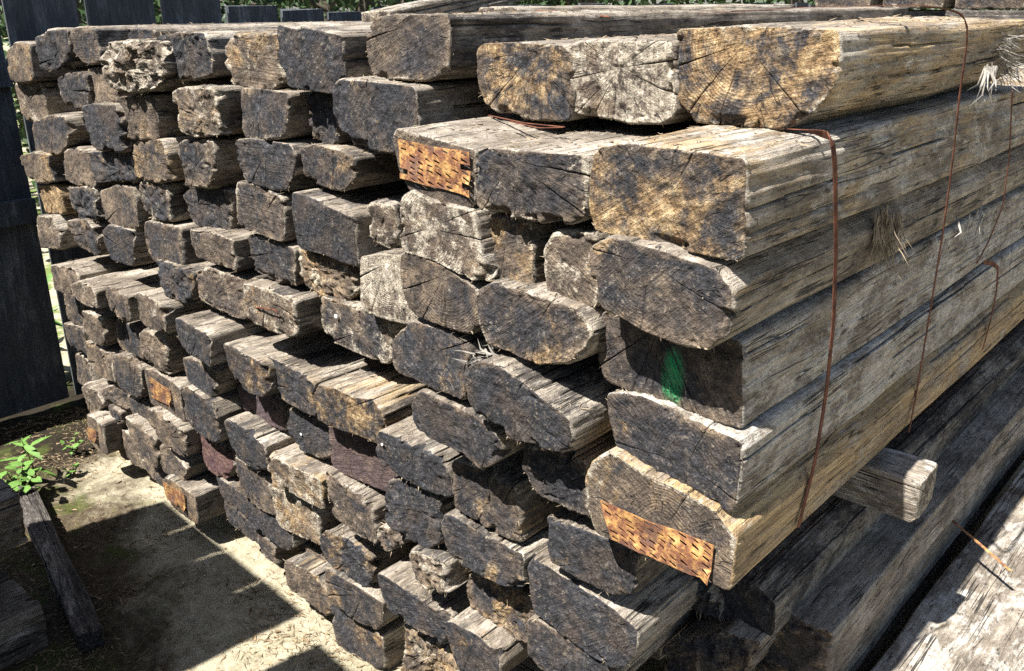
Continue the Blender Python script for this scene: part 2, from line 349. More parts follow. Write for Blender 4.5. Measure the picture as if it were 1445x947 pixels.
def sleeper(pts, Y, L=2.4, col=(.4, .2, .3), fray=0.3, rough=1.0, pith=None, cracks=(), size=80, dense=0.0, seed=0, yaw=None, mat=None, name='timber_sleeper', back_fray=0.0, tilt=None, lump=0.0, tone=None, grow=1.0, cut=.005, flat=False, square=0.0):
    """pts: end outline (X,Z) in metres on the plane y=Y; the body runs L metres along +Y. size = outline size in pixels."""
    R_ = np.random.default_rng(1000 + seed)
    P = np.asarray(pts, float)
    area = 0.5 * np.sum(P[:, 0] * np.roll(P[:, 1], -1) - np.roll(P[:, 0], -1) * P[:, 1])
    if area < 0: P = P[::-1]
    P = P.mean(0) + (P - P.mean(0)) * grow
    if square:
        lo, hi = P.min(0), P.max(0); c_, h_ = (lo + hi) / 2, (hi - lo) / 2
        U = (P - c_) / h_; ri = np.abs(U).max(1)[:, None]
        P = c_ + U * (1 + square * (1 / np.maximum(ri, .3) - 1)) * h_
    P = chaikin(P, cut, 2)
    cen = P.mean(0)
    if pith is None:
        ext = np.ptp(P, axis=0); pith = cen + R_.uniform(-.16, .16, 2) * ext
    pith = np.asarray(pith, float)
    Q = P - pith
    # arc-length resample, angles about the pith
    seg = np.linalg.norm(np.roll(Q, -1, 0) - Q, axis=1); cum = np.concatenate([[0], np.cumsum(seg)]); per = cum[-1]
    Qc = np.vstack([Q, Q[:1]])
    tt = np.linspace(0, per, 1500, endpoint=False)
    ox, oz = np.interp(tt, cum, Qc[:, 0]), np.interp(tt, cum, Qc[:, 1])
    an = np.unwrap(np.arctan2(oz, ox)); an = np.maximum.accumulate(an); rr = np.hypot(ox, oz)
    M = int(np.clip(size * 2.1, 84, 300)); K = int(np.clip(M / 8, 12, 34))
    idx = (np.arange(M) * 1500 / M).astype(int)
    phi = an[idx] + np.arange(M) * 1e-6
    def Rof(a):
        a0 = an[0]; aa = (a - a0) % (2 * math.pi) + a0
        return np.interp(aa, np.append(an, an[0] + 2 * math.pi), np.append(rr, rr[0]))
    dphi = np.diff(np.append(phi, phi[0] + 2 * math.pi))
    # ring parameters, close together towards the rim
    e = np.linspace(0, 1, K + 1)[1:]
    t = 1 - (1 - e) ** 1.35; t[-1] = 1.0; t = np.maximum(t, e * .6)
    PHI = np.repeat(phi[None], K, 0)
    sx = seed * 3.17
    dep = np.zeros((K, M)); side_cut = {}
    if not len(cracks):
        cracks = []
        for _ in range(R_.integers(1, 5)):
            cracks.append((R_.choice([math.pi / 2, -math.pi / 2, R_.uniform(0, 6.28)]) + R_.normal(0, .25), R_.choice([0.05, 0.3]), R_.choice([.75, 1.0, 1.0]), R_.uniform(.0012, .0036), R_.uniform(.015, .04)))
    used = set()
    for (a0, ta, tb, hw, dp) in cracks:
        j = int(np.argmin(np.abs((phi - a0 + math.pi) % (2 * math.pi) - math.pi)))
        if any((j + q) % M in used for q in range(-3, 4)): continue
        used.update([(j + q) % M for q in (-1, 0, 1)])
        l, r_ = (j - 1) % M, (j + 1) % M
        lim = 0.62 * min(dphi[l], dphi[j])
        lean = R_.normal(0, .5) * lim
        pc = phi[j] + lean * np.sin(t * R_.uniform(3, 7)) + .25 * lim * np.sin(t * R_.uniform(15, 30))
        on = np.clip((t - ta) / .08, 0, 1) * np.clip((tb - t) / .1, 0, 1) if tb < 1 else np.clip((t - ta) / .08, 0, 1)
        w_ = np.minimum(hw * np.clip(on, .25, 1) * (0.8 + .4 * R_.random(K)) / np.maximum(t * Rof(phi[j]), 1e-4), lim * 1.05)
        PHI[:, j] = pc; PHI[:, l] = pc - w_; PHI[:, r_] = pc + w_
        dep[:, j] += dp * on
        if tb >= 1: side_cut[j] = dp
    RR = Rof(PHI)
    X = np.cos(PHI) * RR * t[:, None]; Z = np.sin(PHI) * RR * t[:, None]
    # worn outline
    wx, wz = X + pith[0] + sx, Z + pith[1]
    rag = 1 + (fbm(wx[-1] * 22, 0.0 * wx[-1], wz[-1] * 22, seed, 3) * 0.022 + fbm(wx[-1] * 75, 0 * wx[-1], wz[-1] * 75, seed, 2) * 0.020) * (0.25 + rough * .6)
    X *= 1 + (rag - 1)[None] * t[:, None] ** 4; Z *= 1 + (rag - 1)[None] * t[:, None] ** 4
    edge = (1 - t)[:, None] * RR
    y = fbm(wx * 9, 0 * wx, wz * 9, seed + 3, 3) * 0.0045 * (0.1 + rough) + fbm(wx * 75, 0 * wx, wz * 75, seed + 5, 4) * 0.0034 * (0.2 + rough)
    if rough > 1.2: y += np.abs(fbm(wx * 28, 0 * wx, wz * 28, seed + 9, 4)) * 0.030 * (rough - 1.0)
    if lump: y -= lump * np.clip(fbm(wx * 14, 0 * wx, wz * 14, seed + 12, 3) + .1, 0, 1)
    er = (0.0008 + 0.0017 * rough) * (1 + 0.9 * fbm(wx * 17, 0 * wx, wz * 17, seed + 8, 2))
    er = np.clip(er, .0010, .02)
    q = np.clip(1 - edge / er, 0, 1); y += er * (1 - np.sqrt(np.clip(1 - q * q, 0, 1)))
    chip = np.clip(fbm(wx * 26, 0 * wx + 4, wz * 26, seed + 21, 3) - .22, 0, 1) * np.clip(1 - edge / .018, 0, 1) * .11 * (rough - .2)
    y += chip + dep
    # plane the face is sawn on is never quite square
    ta_, tb_ = R_.normal(0, .035, 2) * (not flat); y = y * (.35 if flat else 1); y += ta_ * X + tb_ * Z
    # side stations
    if dense > 0: st = np.concatenate([[.003, .008, .014, .022], np.arange(.032, dense, .0125), np.linspace(dense + .05, L, 8)])
    else: st = np.array([.003, .008, .016, .028, .045, .07, .1, .14, .2, .28, .4, .6, .9, 1.4, L])
    S = len(st)
    yr = y[-1] - dep[-1] * .0
    SY = st[:, None] + yr[None] * np.exp(-st / .06)[:, None]
    bx, bz = X[-1][None] + 0 * SY, Z[-1][None] + 0 * SY
    rad = np.hypot(bx, bz); nx, nz = bx / rad, bz / rad
    gx, gz = bx + pith[0] + sx, bz + pith[1]
    disp = fbm(gx * 30, SY * 1.3, gz * 30, seed + 31, 3) * .0042 + fbm(gx * 95, SY * 3.2, gz * 95, seed + 33, 3) * .0030 + fbm(gx * 7, SY * 4, gz * 7, seed + 35, 3) * .006
    disp *= (0.55 + .5 * rough) * np.clip(st / .01, .2, 1)[:, None]
    disp += 0.0025
    for j, dp in side_cut.items(): disp[:, j] -= dp * np.exp(-st / .12) * 1.1
    if dense > 0:   # long drying cracks on the faces that show
        for _ in range(16):
            j0 = R_.integers(0, M); s0, ln = R_.uniform(-.2, dense), R_.uniform(.2, 1.0); dd = R_.uniform(.006, .022)
            jj = (j0 + np.round(R_.normal(0, 1.2) * np.sin(st * R_.uniform(2, 6)))).astype(int) % M
            disp[np.arange(S), jj] -= dd * np.clip((st - s0) / .03, 0, 1) * np.clip((s0 + ln - st) / .05, 0, 1)
    if yaw is None: yaw = R_.normal(0, .006)
    if tilt is None: tilt = 0.0
    SX = bx + nx * disp + yaw * SY; SZ = bz + nz * disp + tilt * SY
    if back_fray:
        fz = np.clip((st - L + .1) / .1, 0, 1)[:, None]; SY = SY + fz * back_fray * fbm(gx * 40, 0 * SY, gz * 40, seed + 41, 3) * 2
    V = np.concatenate([[[0, y[0].mean(), 0]], np.stack([X, y, Z], -1).reshape(-1, 3), np.stack([SX, SY, SZ], -1).reshape(-1, 3),
                        [[SX[-1].mean(), L, SZ[-1].mean()]]])
    G = K + S
    a = np.arange(M); b = (a + 1) % M
    rows = np.arange(G - 1)[:, None] * M + 1
    quads = np.stack([rows + a, rows + b, rows + M + b, rows + M + a], -1).reshape(-1, 4)
    tri0 = np.stack([0 * a, 1 + b, 1 + a], -1)
    last = len(V) - 1
    tri1 = np.stack([0 * a + last, last - M + a, last - M + b], -1)
    mi = np.concatenate([np.where(np.arange(len(quads)) < (K - 1) * M, 0, 1), np.zeros(M, int), np.zeros(M, int)])
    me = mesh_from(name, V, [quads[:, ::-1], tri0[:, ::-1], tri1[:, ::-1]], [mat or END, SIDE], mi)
    ed = np.concatenate([[edge[0].max()], edge.ravel(), np.zeros(S * M), [0]]).astype(np.float32)
    at = me.attributes.new('edge', 'FLOAT', 'POINT'); at.data.foreach_set('value', ed)
    o = link(name, me, (pith[0], Y, pith[1])); o.color = (*col, 1)
    o['side_tone'] = [float(v) for v in (tone or col)]
    # frayed fibres along the rim, mostly under the lower edge
    n = int(fray * size * .8)
    if n:
        j = R_.integers(0, M, n * 3); lowness = -np.sin(phi[j]); keep = R_.random(n * 3) < np.clip(.35 + .65 * lowness, .12, 1) * np.clip(.5 + 2.2 * fbm(X[-1][j] * 30 + sx, 0 * j, Z[-1][j] * 30, seed + 51, 2), 0, 1)
        j = j[keep][:n]
        root = np.stack([X[-1][j] * .985, y[-1][j] + R_.uniform(-.002, .012, len(j)), Z[-1][j] * .985], -1)
        D = np.stack([nx[0][j] * .6, R_.uniform(-1.0, .3, len(j)), nz[0][j] * .6], -1) + R_.normal(0, .45, (len(j), 3))
        D /= np.linalg.norm(D, axis=1)[:, None]
        fb = MB(); fb.slivers(root, D, R_.uniform(.003, .009, len(j)) * (0.7 + .8 * rough), R_.uniform(.0006, .0018, len(j)))
        if fb.n:
            f = fb.build('frayed_fibre', FIBRE); f.parent = o; f['kind'] = 'stuff'
    return o

# ------------------------------------------------------------------ traced sleeper ends
TILE = dict(a=(0, 20), b=(200, 20), c=(0, 180), d=(200, 180), e=(180, 320), f=(60, 350), g=(60, 540), h=(280, 460), i=(280, 620), j=(400, 747), k=(500, 540),
            l=(600, 640), m=(660, 747), n=(840, 747), o=(380, 230), q=(400, 380))
TILE = {k: (*v, 4.733) for k, v in TILE.items()}
TILE.update(r=(780, 0, 2.152), s=(780, 400, 2.152), t=(400, 0, 2.958), u=(400, 220, 2.958), P=(0, 0, 1.0))
def topx(tile, pts):
    x0, y0, s = TILE[tile]
    return [(x0 + x / s, y0 + y / s) for x, y in pts]
BASE = dict(A=1.33, B=1.10, C=1.33, D=1.33)
BUNDLE = dict(A='the upper left bundle', B='the upper right bundle', C='the lower left bundle', D='the lower middle bundle')
# (bundle, course, tile, cm proud, outline, (dark, ochre, pale), extras)
E_ = []
def T(bundle, course, tile, p, pts, dark=.4, ochre=.2, pale=.3, **kw): E_.append((bundle, course, tile, p, pts, (dark, ochre, pale), kw))

# --- upper left bundle
T('A', 1, 'a', 2, [(30,265),(95,200),(185,200),(200,300),(218,435),(95,460),(60,420),(40,330)], .2, .45, .2)
T('A', 1, 'a', 7, [(242,170),(320,130),(420,105),(430,180),(440,300),(400,340),(320,375),(265,360),(250,280)], .6, .1, .35, rough=1.3, fray=.6)
T('A', 1, 'a', 3, [(440,120),(520,95),(630,100),(650,200),(670,310),(590,335),(540,310),(490,240),(460,180)], .4, .3, .2)
T('A', 1, 'a', -8, [(725,110),(880,103),(1030,105),(1030,330),(740,330)], .5, .2, .3)
T('A', 1, 'a', 8, [(705,250),(760,205),(880,180),(1035,190),(1060,300),(1070,400),(960,470),(850,520),(760,480),(720,370)], .2, .25, .75, rough=2.2, fray=1.5, lump=.02)
T('A', 1, 'a', 4, [(1035,150),(1200,130),(1350,130),(1385,250),(1380,400),(1250,440),(1110,420),(1070,350),(1050,250)], .55, .25, .2, pith=(1215,260), cr=[(1200,130),(1240,430)], fray=.8, rough=1.3)
T('A', 1, 'b', 4, [(565,180),(640,155),(915,140),(925,350),(910,430),(860,490),(760,500),(640,440),(580,400)], .1, .45, .6, rough=1.2)
T('A', 1, 'b', 6, [(918,75),(985,110),(1050,140),(1080,110),(1320,150),(1335,450),(1270,530),(1080,490),(1000,460),(990,350),(925,340)], .75, .2, .1, pith=(1062,300), cr=[(1045,150),(1085,490)], dense=.7)
T('A', 1, 't', 6, [(352,140),(400,85),(480,65),(680,70),(690,180),(660,280),(600,330),(500,327),(410,325),(375,290),(350,200)], .35, .25, .5, pith=(503,112), cr=[(500,75),(530,320),(355,165)], dense=1.2, rough=.7)
T('A', 2, 'a', 0, [(110,465),(260,455),(295,560),(300,690),(180,710),(150,650),(125,560)], .2, .15, .6)
T('A', 2, 'a', 2, [(380,430),(470,400),(570,400),(590,520),(560,590),(500,630),(440,580),(395,510)], .5, .15, .45)
T('A', 2, 'a', 1, [(575,370),(700,350),(770,470),(785,590),(640,615),(600,520)], .25, .35, .4)
T('A', 2, 'a', 4, [(790,560),(960,545),(1010,555),(1030,680),(1010,815),(840,835),(820,700)], .2, .4, .45, rough=1.3)
T('A', 2, 'b', 5, [(210,520),(290,505),(480,500),(500,600),(480,700),(515,800),(330,820),(270,770),(240,650)], .1, .4, .7, rough=1.4, fray=.8)
T('A', 2, 'b', 5, [(660,510),(720,500),(960,530),(985,545),(950,690),(900,760),(800,830),(690,820),(670,750)], .5, .15, .5, pith=(795,640), cr=[(803,515),(785,825)])
T('A', 2, 'b', 2, [(1090,550),(1150,520),(1270,540),(1280,620),(1300,860),(1250,880),(1140,790),(1110,680)], .6, .1, .4, rough=1.4, fray=.8)
T('A', 2, 't', 10, [(210,370),(240,342),(350,345),(530,370),(548,450),(540,560),(450,635),(370,620),(290,580),(220,480)], .55, .3, .25, pith=(350,430), cr=[(352,350),(352,618)], dense=.7, rough=.8)
T('A', 3, 'a', 3, [(190,720),(340,690),(445,690),(470,760),(430,860),(380,900),(220,920),(205,850)], .4, .15, .45, pith=(345,780), cr=[(340,695),(350,890)])
T('A', 3, 'a', 6, [(540,620),(620,625),(760,610),(790,680),(805,800),(800,900),(640,905),(600,800),(560,710)], .6, .15, .4, rough=1.2)
T('A', 3, 'c', 5, [(830,95),(930,75),(1080,85),(1110,200),(1135,350),(1060,365),(910,330),(870,200)], .3, .45, .35)
T('A', 3, 'd', 3, [(235,110),(330,85),(470,100),(470,280),(430,370),(290,390),(270,320),(250,230)], .4, .25, .6, rough=1.4, fray=.7)
T('A', 3, 'd', 6, [(625,90),(700,80),(980,120),(1010,190),(985,300),(940,390),(880,420),(800,390),(730,330),(660,230)], .6, .1, .5, pith=(830,150), cr=[(750,340),(830,400),(880,400)], fray=.6)
T('A', 3, 'd', 4, [(1055,150),(1150,115),(1300,175),(1400,200),(1395,350),(1340,400),(1270,415),(1180,360),(1120,310),(1080,260)], .5, .35, .25, pith=(1280,230), cr=[(1280,190),(1275,410)])
T('A', 4, 'c', 4, [(140,190),(220,180),(300,185),(300,270),(330,360),(240,370),(205,300),(155,250)], .2, .4, .4)
T('A', 4, 'c', 2, [(420,180),(460,150),(580,160),(610,260),(620,390),(520,385),(455,340),(430,260)], .25, .25, .55)
T('A', 4, 'c', 4, [(580,170),(840,155),(870,230),(885,340),(830,350),(790,310),(640,370),(622,300)], .75, .15, .35, rough=1.5)
T('A', 4, 'c', 3, [(890,380),(960,365),(1090,390),(1120,430),(1130,560),(1135,625),(1020,615),(960,600),(920,520),(895,450)], .4, .1, .6, rough=1.5, fray=.8)
T('A', 4, 'd', 1, [(270,420),(340,420),(560,430),(560,560),(550,700),(450,680),(360,650),(320,560),(290,490)], .55, .15, .5, rough=1.4)
T('A', 4, 'd', 7, [(650,400),(740,380),(930,480),(935,620),(940,755),(850,735),(690,670),(640,620),(645,500)], .4, .2, .55, rough=1.1)
T('A', 4, 'o', 8, [(175,215),(210,205),(560,370),(570,500),(575,690),(460,650),(360,590),(220,560),(190,520),(170,300)], .62, .05, .25, pith=(465,550), cr=[(455,645)], rough=.45, fray=.1)
T('A', 4, 'o', 4, [(660,290),(700,280),(830,290),(835,420),(840,580),(760,560),(720,510),(680,480),(655,350)], .1, .2, .7, rough=1.3, fray=.8)
T('A', 5, 'c', 1, [(250,390),(370,385),(400,450),(430,580),(290,570),(270,480)], .2, .7, .3)
T('A', 5, 'c', 3, [(425,410),(560,400),(600,420),(650,620),(570,620),(500,600),(460,530)], .5, .2, .5, rough=1.8, fray=.8)
T('A', 5, 'c', 4, [(660,430),(770,405),(880,410),(905,500),(925,660),(870,675),(750,655),(700,610),(680,540)], .35, .25, .5, rough=.7)
T('A', 5, 'c', 4, [(975,640),(1060,655),(1190,675),(1200,800),(1220,940),(1140,920),(1030,890),(990,800),(970,700)], .45, .2, .5, pith=(1085,750), cr=[(1060,660),(1120,915)])
T('A', 5, 'e', 5, [(425,20),(590,50),(690,90),(700,190),(715,295),(650,270),(560,235),(470,200),(440,130)], .3, .2, .6, pith=(610,150), cr=[(590,55),(630,255)])
T('A', 5, 'e', 2, [(800,60),(960,90),(1110,150),(1110,280),(1105,405),(1000,370),(900,330),(840,290),(815,180)], .45, .15, .5, pith=(965,170), cr=[(960,95),(968,350),(830,200)])
T('A', 5, 'o', 6, [(195,565),(230,555),(370,620),(470,660),(560,760),(590,830),(480,930),(360,900),(330,870),(220,800),(205,680)], .15, .5, .65, pith=(330,720), cr=[(230,580),(350,880)], rough=1.6, fray=.7)
T('A', 5, 'P', 9, [(514,366),(540,361),(566,364),(572,390),(582,410),(592,445),(577,453),(546,449),(522,438),(513,425)], .05, .3, .85, pith=(545,372), cr=[(520,385),(528,440)], rough=.5, fray=.2)
T('A', 6, 'c', 5, [(240,600),(340,600),(375,690),(395,810),(270,800)], .3, .1, .55)
T('A', 6, 'c', 4, [(440,630),(560,620),(620,680),(645,860),(600,840),(520,770),(470,700)], .45, .3, .5, rough=1.5, fray=1.)
T('A', 6, 'c', 7, [(690,690),(740,670),(870,690),(880,780),(875,920),(810,905),(740,880),(710,780)], .8, .25, .2, rough=.5)
T('A', 6, 'e', 5, [(175,230),(260,250),(425,310),(425,420),(410,520),(330,490),(260,450),(210,350)], .65, .3, .25, rough=1.5, fray=.8)
T('A', 6, 'e', 7, [(440,310),(540,280),(770,370),(780,480),(800,630),(700,600),(560,520),(490,460),(455,390)], .35, .25, .6, rough=1.3, fray=.8)
T('A', 6, 'e', 10, [(775,385),(860,400),(1100,490),(1105,600),(1100,720),(1040,720),(940,690),(900,660),(800,630),(785,500)], .1, .3, .7, pith=(920,480), cr=[(915,420),(905,650),(1100,600)], dense=.5, rough=.9)
T('A', 6, 'q', 6, [(235,230),(260,200),(470,270),(600,290),(700,340),(720,480),(715,600),(680,625),(600,600),(400,520),(330,480),(265,400),(250,300)], .4, .1, .6, pith=(505,420), cr=[(510,290),(500,540),(345,480)])
# --- upper right bundle and the loose row on top of it
T('B', 0, 't', -22, [(802,210),(830,185),(940,180),(1160,190),(1200,230),(1210,330),(1200,480),(1190,500),(1050,500),(900,470),(850,430),(820,370),(805,300)], .6, .62, .45, pith=(1045,215), cr=[(940,190),(890,405),(1028,490),(1090,280)], rough=.9, dense=.9)
T('B', 0, 'r', -22, [(5,230),(30,160),(70,130),(200,125),(365,130),(368,240),(370,350),(330,375),(230,375),(180,360),(90,350),(30,330),(5,290)], .12, .12, .85, tone=(.4,.2,.5), pith=(200,208), cr=[(203,130),(120,145),(285,150),(350,185),(355,280),(15,245),(215,372),(120,350),(65,345),(180,360)], dense=.9, hw=2.6)
T('B', 0, 'r', -22, [(362,120),(375,92),(440,90),(580,80),(870,95),(876,180),(865,258),(790,340),(700,390),(540,380),(430,370),(380,310),(355,230)], .72, .66, .45, tone=(.4,.85,.55), pith=(585,130), cr=[(575,85),(500,372),(625,335),(440,180),(415,330),(740,310)], dense=.95, L=.92, rough=.9, hw=1.6)
T('B', 1, 't', 0, [(455,580),(470,540),(510,548),(640,590),(790,630),(797,800),(790,860),(730,870),(640,845),(540,810),(490,720),(470,640)], .45, .3, .5, rough=1.2, plate=[(488,582),(785,632),(796,822),(500,742)])
T('B', 1, 't', 1, [(787,660),(830,618),(1100,640),(1260,650),(1272,760),(1255,900),(1180,940),(1050,930),(900,900),(810,870),(795,750)], .62, .35, .5, pith=(958,665), cr=[(963,625),(965,905),(860,830),(1230,890),(1200,720)], dense=.8, rough=1.1, yaw=0, lump=.01)
T('B', 1, 'r', 4, [(100,520),(125,452),(200,438),(400,455),(597,480),(588,640),(582,795),(480,780),(300,745),(120,705),(100,640)], .66, .66, .3, tone=(.3,.75,.75), pith=(340,620), cr=[(268,445),(372,457),(430,465),(400,765)], ta=.5, dense=1.3, rough=.8, yaw=0)
T('B', 2, 'u', 1, [(482,260),(490,180),(530,150),(600,190),(790,240),(805,330),(845,460),(860,520),(800,520),(640,440),(500,400),(485,330)], .35, .35, .75, pith=(600,305), cr=[(705,265),(505,335),(780,340),(640,420),(585,180)], rough=.8)
T('B', 2, 'u', -2, [(805,250),(900,255),(1010,290),(1040,390),(1040,570),(960,555),(870,500),(830,400),(805,320)], .4, .6, .35, pith=(930,350), cr=[(905,530)])
T('B', 2, 'u', -1, [(1085,390),(1130,320),(1300,330),(1320,480),(1320,620),(1220,640),(1120,600),(1090,520)], .3, .3, .6, pith=(1160,470), cr=[(1215,580)])
T('B', 2, 'P', 6, [(831,348),(860,335),(929,353),(975,372),(1003,381),(1032,412),(1031,430),(1022,478),(998,494),(950,485),(900,462),(848,430),(835,400)], .66, .3, .3, tone=(.62,.5,.5), pith=(915,372), cr=[(905,468),(929,478),(1028,445),(870,360)], dense=1.3, rough=.8, yaw=0)
T('B', 3, 'u', 1, [(482,470),(490,412),(520,405),(660,465),(800,560),(805,650),(812,715),(770,740),(680,715),(580,680),(530,640),(495,560)], .48, .3, .35, pith=(667,500), cr=[(668,472),(680,712),(500,560),(600,640)], rough=.6, dense=.5)
T('B', 3, 'u', 2, [(800,570),(880,532),(1110,610),(1230,650),(1290,740),(1240,820),(1180,850),(1070,870),(950,820),(850,780),(820,700)], .62, .45, .45, pith=(1060,700), cr=[(1110,620),(1040,860)], dense=.4, rough=1.1)
T('B', 3, 's', -1, [(135,220),(150,85),(330,100),(570,180),(577,300),(572,445),(480,415),(330,360),(240,330),(160,290)], .55, .15, .25, tone=(.25,.25,.85), pith=(325,130), cr=[(240,330),(155,245),(345,355),(440,390),(300,350)], dense=1.3, yaw=0, rough=.5, paint=((366,290),(.02,.42,.14),.019,.045))
T('B', 4, 'q', 1, [(725,490),(760,440),(840,360),(990,400),(1190,490),(1240,560),(1235,640),(1230,860),(1060,800),(920,740),(770,680),(735,620)], .72, .35, .25, pith=(995,560), cr=[(993,405),(1018,770),(1185,500)], dense=.4, rough=.8)
T('B', 4, 'P', 5, [(657,522),(680,509),(700,514),(740,545),(800,592),(803,615),(797,641),(775,635),(724,620),(684,599),(662,570)], .8, .2, .25, pith=(725,570), cr=[(735,548),(727,618),(795,630)], dense=.6, rough=.8, fray=.5)
T('B', 4, 's', 1, [(155,335),(250,340),(400,410),(572,482),(572,560),(552,700),(470,670),(400,630),(300,600),(220,540),(185,480),(165,400)], .7, .3, .3, tone=(.1,.5,.9), pith=(408,550), cr=[(403,630),(240,500),(530,640),(275,430),(450,470)], dense=1.3, yaw=0, rough=.8, hw=1.2)
T('B', 5, 'k', 2, [(385,150),(440,70),(480,60),(600,130),(800,230),(850,280),(960,370),(975,480),(905,545),(830,580),(745,500),(720,465),(590,410),(480,350),(400,280)], .75, .25, .2, pith=(900,420), cr=[(845,575),(960,390)], rough=.9)
T('B', 5, 'l', -1, [(640,100),(650,-40),(800,-30),(1050,80),(1080,240),(1085,440),(980,400),(850,330),(720,270)], .65, .25, .45, rough=1.3, fray=.6)
T('B', 5, 's', 3, [(95,595),(125,540),(180,512),(260,570),(400,640),(480,690),(558,775),(548,850),(537,940),(480,910),(350,860),(220,800),(130,760),(105,690)], .4, .45, .5, tone=(.15,1.1,.6), pith=(330,760), cr=[(298,600),(405,650)], ta=.35, dense=1.3, yaw=0, rough=1.0, plate=[(150,655),(495,792),(482,905),(185,772)])
# --- lower left bundle
T('C', 1, 'f', 8, [(60,130),(140,140),(190,130),(240,180),(250,290),(160,300),(70,280)], .25, .15, .6)
T('C', 1, 'f', 10, [(185,245),(240,228),(320,260),(350,300),(360,400),(300,390),(250,350),(200,310)], .05, .25, .7)
T('C', 1, 'f', 8, [(415,310),(430,258),(560,330),(570,480),(540,490),(470,410),(440,370)], .45, .3, .4)
T('C', 1, 'f', 9, [(610,315),(640,300),(770,370),(795,420),(810,570),(720,540),(650,500),(625,400)], .25, .15, .65)
T('C', 1, 'f', 11, [(860,485),(900,480),(1000,540),(1100,580),(1120,650),(1130,790),(1060,750),(950,700),(890,620),(870,560)], .75, .2, .3, rough=.8)
T('C', 2, 'f', 1, [(155,320),(200,320),(260,340),(265,520),(210,510),(165,480)], .35, .15, .5)
T('C', 2, 'f', 5, [(270,440),(300,430),(390,480),(395,560),(400,650),(340,630),(290,590),(270,520)], .1, .3, .65, rough=.7)
T('C', 2, 'f', 3, [(480,490),(510,480),(640,540),(650,620),(665,740),(600,720),(520,680),(490,600)], .5, .25, .35, pith=(545,590), cr=[(540,500),(560,700)])
T('C', 2, 'f', 6, [(650,580),(680,548),(760,610),(810,680),(820,850),(760,820),(690,760),(660,680)], .15, .25, .65, rough=1.4)
T('C', 2, 'P', 6, [(255,507),(268,506),(290,519),(303,526),(303,545),(296,558),(288,559),(275,552),(264,535)], .45, .2, .45, rough=.7)
T('C', 3, 'f', 1, [(150,510),(215,530),(270,540),(280,710),(230,700),(170,650)], .4, .15, .45)
T('C', 3, 'f', 3, [(280,640),(330,640),(440,700),(480,730),(485,880),(380,860),(290,790)], .15, .35, .6)
T('C', 3, 'P', 5, [(159,504),(178,502),(198,521),(201,548),(196,557),(190,560),(180,553),(168,545),(161,530)], .5, .2, .45)
T('C', 3, 'P', 5, [(204,523),(213,522),(240,540),(252,548),(259,596),(250,592),(215,568),(208,545)], .3, .35, .45, plate=[(212,531),(241,550),(246,574),(217,560)])
T('C', 3, 'g', 7, [(920,50),(960,28),(1040,90),(1130,150),(1165,230),(1172,380),(1140,400),(1060,350),(1000,290),(960,240),(935,140)], .6, .3, .3, pith=(1012,190), cr=[(1015,80),(1005,280)])
T('C', 4, 'f', 1, [(205,710),(270,730),(290,780),(350,930),(300,930),(240,900)], .4, .15, .45)
T('C', 4, 'g', 5, [(255,40),(280,25),(370,60),(410,150),(350,200),(310,205),(280,120)], .1, .25, .65, rough=1.3)
T('C', 4, 'g', 2, [(390,50),(500,10),(550,60),(545,170),(480,150),(420,110)], .4, .3, .35, rough=1.5)
T('C', 4, 'g', 3, [(560,90),(640,110),(700,170),(740,280),(720,310),(600,230),(575,170)], .4, .2, .45)
T('C', 4, 'g', 8, [(700,190),(740,178),(850,290),(930,330),(945,495),(860,450),(790,390),(760,330),(720,250)], .15, .35, .55, rough=1.2)
T('C', 5, 'g', 8, [(300,230),(340,240),(390,290),(410,380),(430,480),(380,460),(320,400)], .1, .45, .5, plate=[(306,290),(368,318),(374,402),(318,372)])
T('C', 5, 'g', 2, [(440,150),(520,200),(530,270),(490,280),(455,220)], .4, .2, .4)
T('C', 5, 'g', 4, [(460,300),(500,300),(590,370),(640,450),(650,570),(600,545),(540,500),(490,400)], .3, .25, .5, rough=1.2)
T('C', 5, 'g', 6, [(545,230),(610,290),(750,380),(760,570),(700,540),(650,470),(600,370)], .25, .25, .55, pith=(640,380), cr=[(618,300),(640,470)])
T('C', 5, 'g', 4, [(765,390),(850,450),(980,570),(940,690),(870,640),(800,570),(775,480)], .25, .15, .65, rough=1.2)
T('C', 6, 'g', 2, [(660,510),(740,590),(810,650),(820,710),(740,650),(680,570)], .3, .2, .45)
T('C', 6, 'g', 9, [(815,640),(880,670),(960,720),(1010,755),(1030,940),(960,900),(880,830),(830,760)], .1, .5, .45, plate=[(815,652),(960,745),(968,868),(838,765)])
# --- lower middle bundle
T('D', 1, 'h', 7, [(162,125),(200,130),(300,190),(430,250),(450,300),(455,430),(420,455),(340,450),(270,390),(215,290),(185,210)], .65, .4, .35, rough=.8)
T('D', 1, 'h', 9, [(460,205),(620,290),(765,380),(775,600),(700,580),(560,500),(500,420),(470,330)], .55, .3, .4, rough=.8, dense=.4)
T('D', 1, 'h', 11, [(785,460),(850,425),(930,430),(1020,500),(1150,500),(1200,590),(1215,650),(1170,780),(1060,730),(880,670),(800,620)], .55, .5, .3, pith=(960,560), cr=[(1120,510)], dense=.5, rough=.8)
T('D', 2, 'h', 0, [(250,390),(330,430),(460,450),(575,520),(580,690),(520,690),(420,640),(320,570),(290,500)], .6, .25, .1, tint=(.10,.062,.066))
T('D', 2, 'h', 4, [(590,580),(620,560),(700,590),(870,680),(880,870),(800,870),(700,840),(640,790),(595,700)], .5, .15, .45, rough=1.1)
T('D', 2, 'i', 5, [(885,0),(880,-130),(1000,-90),(1170,-10),(1230,80),(1300,270),(1240,350),(1090,285),(920,210),(890,150)], .45, .3, .1, tint=(.115,.072,.068), pith=(1030,60), cr=[(1020,-70),(1090,280)], rough=.6)
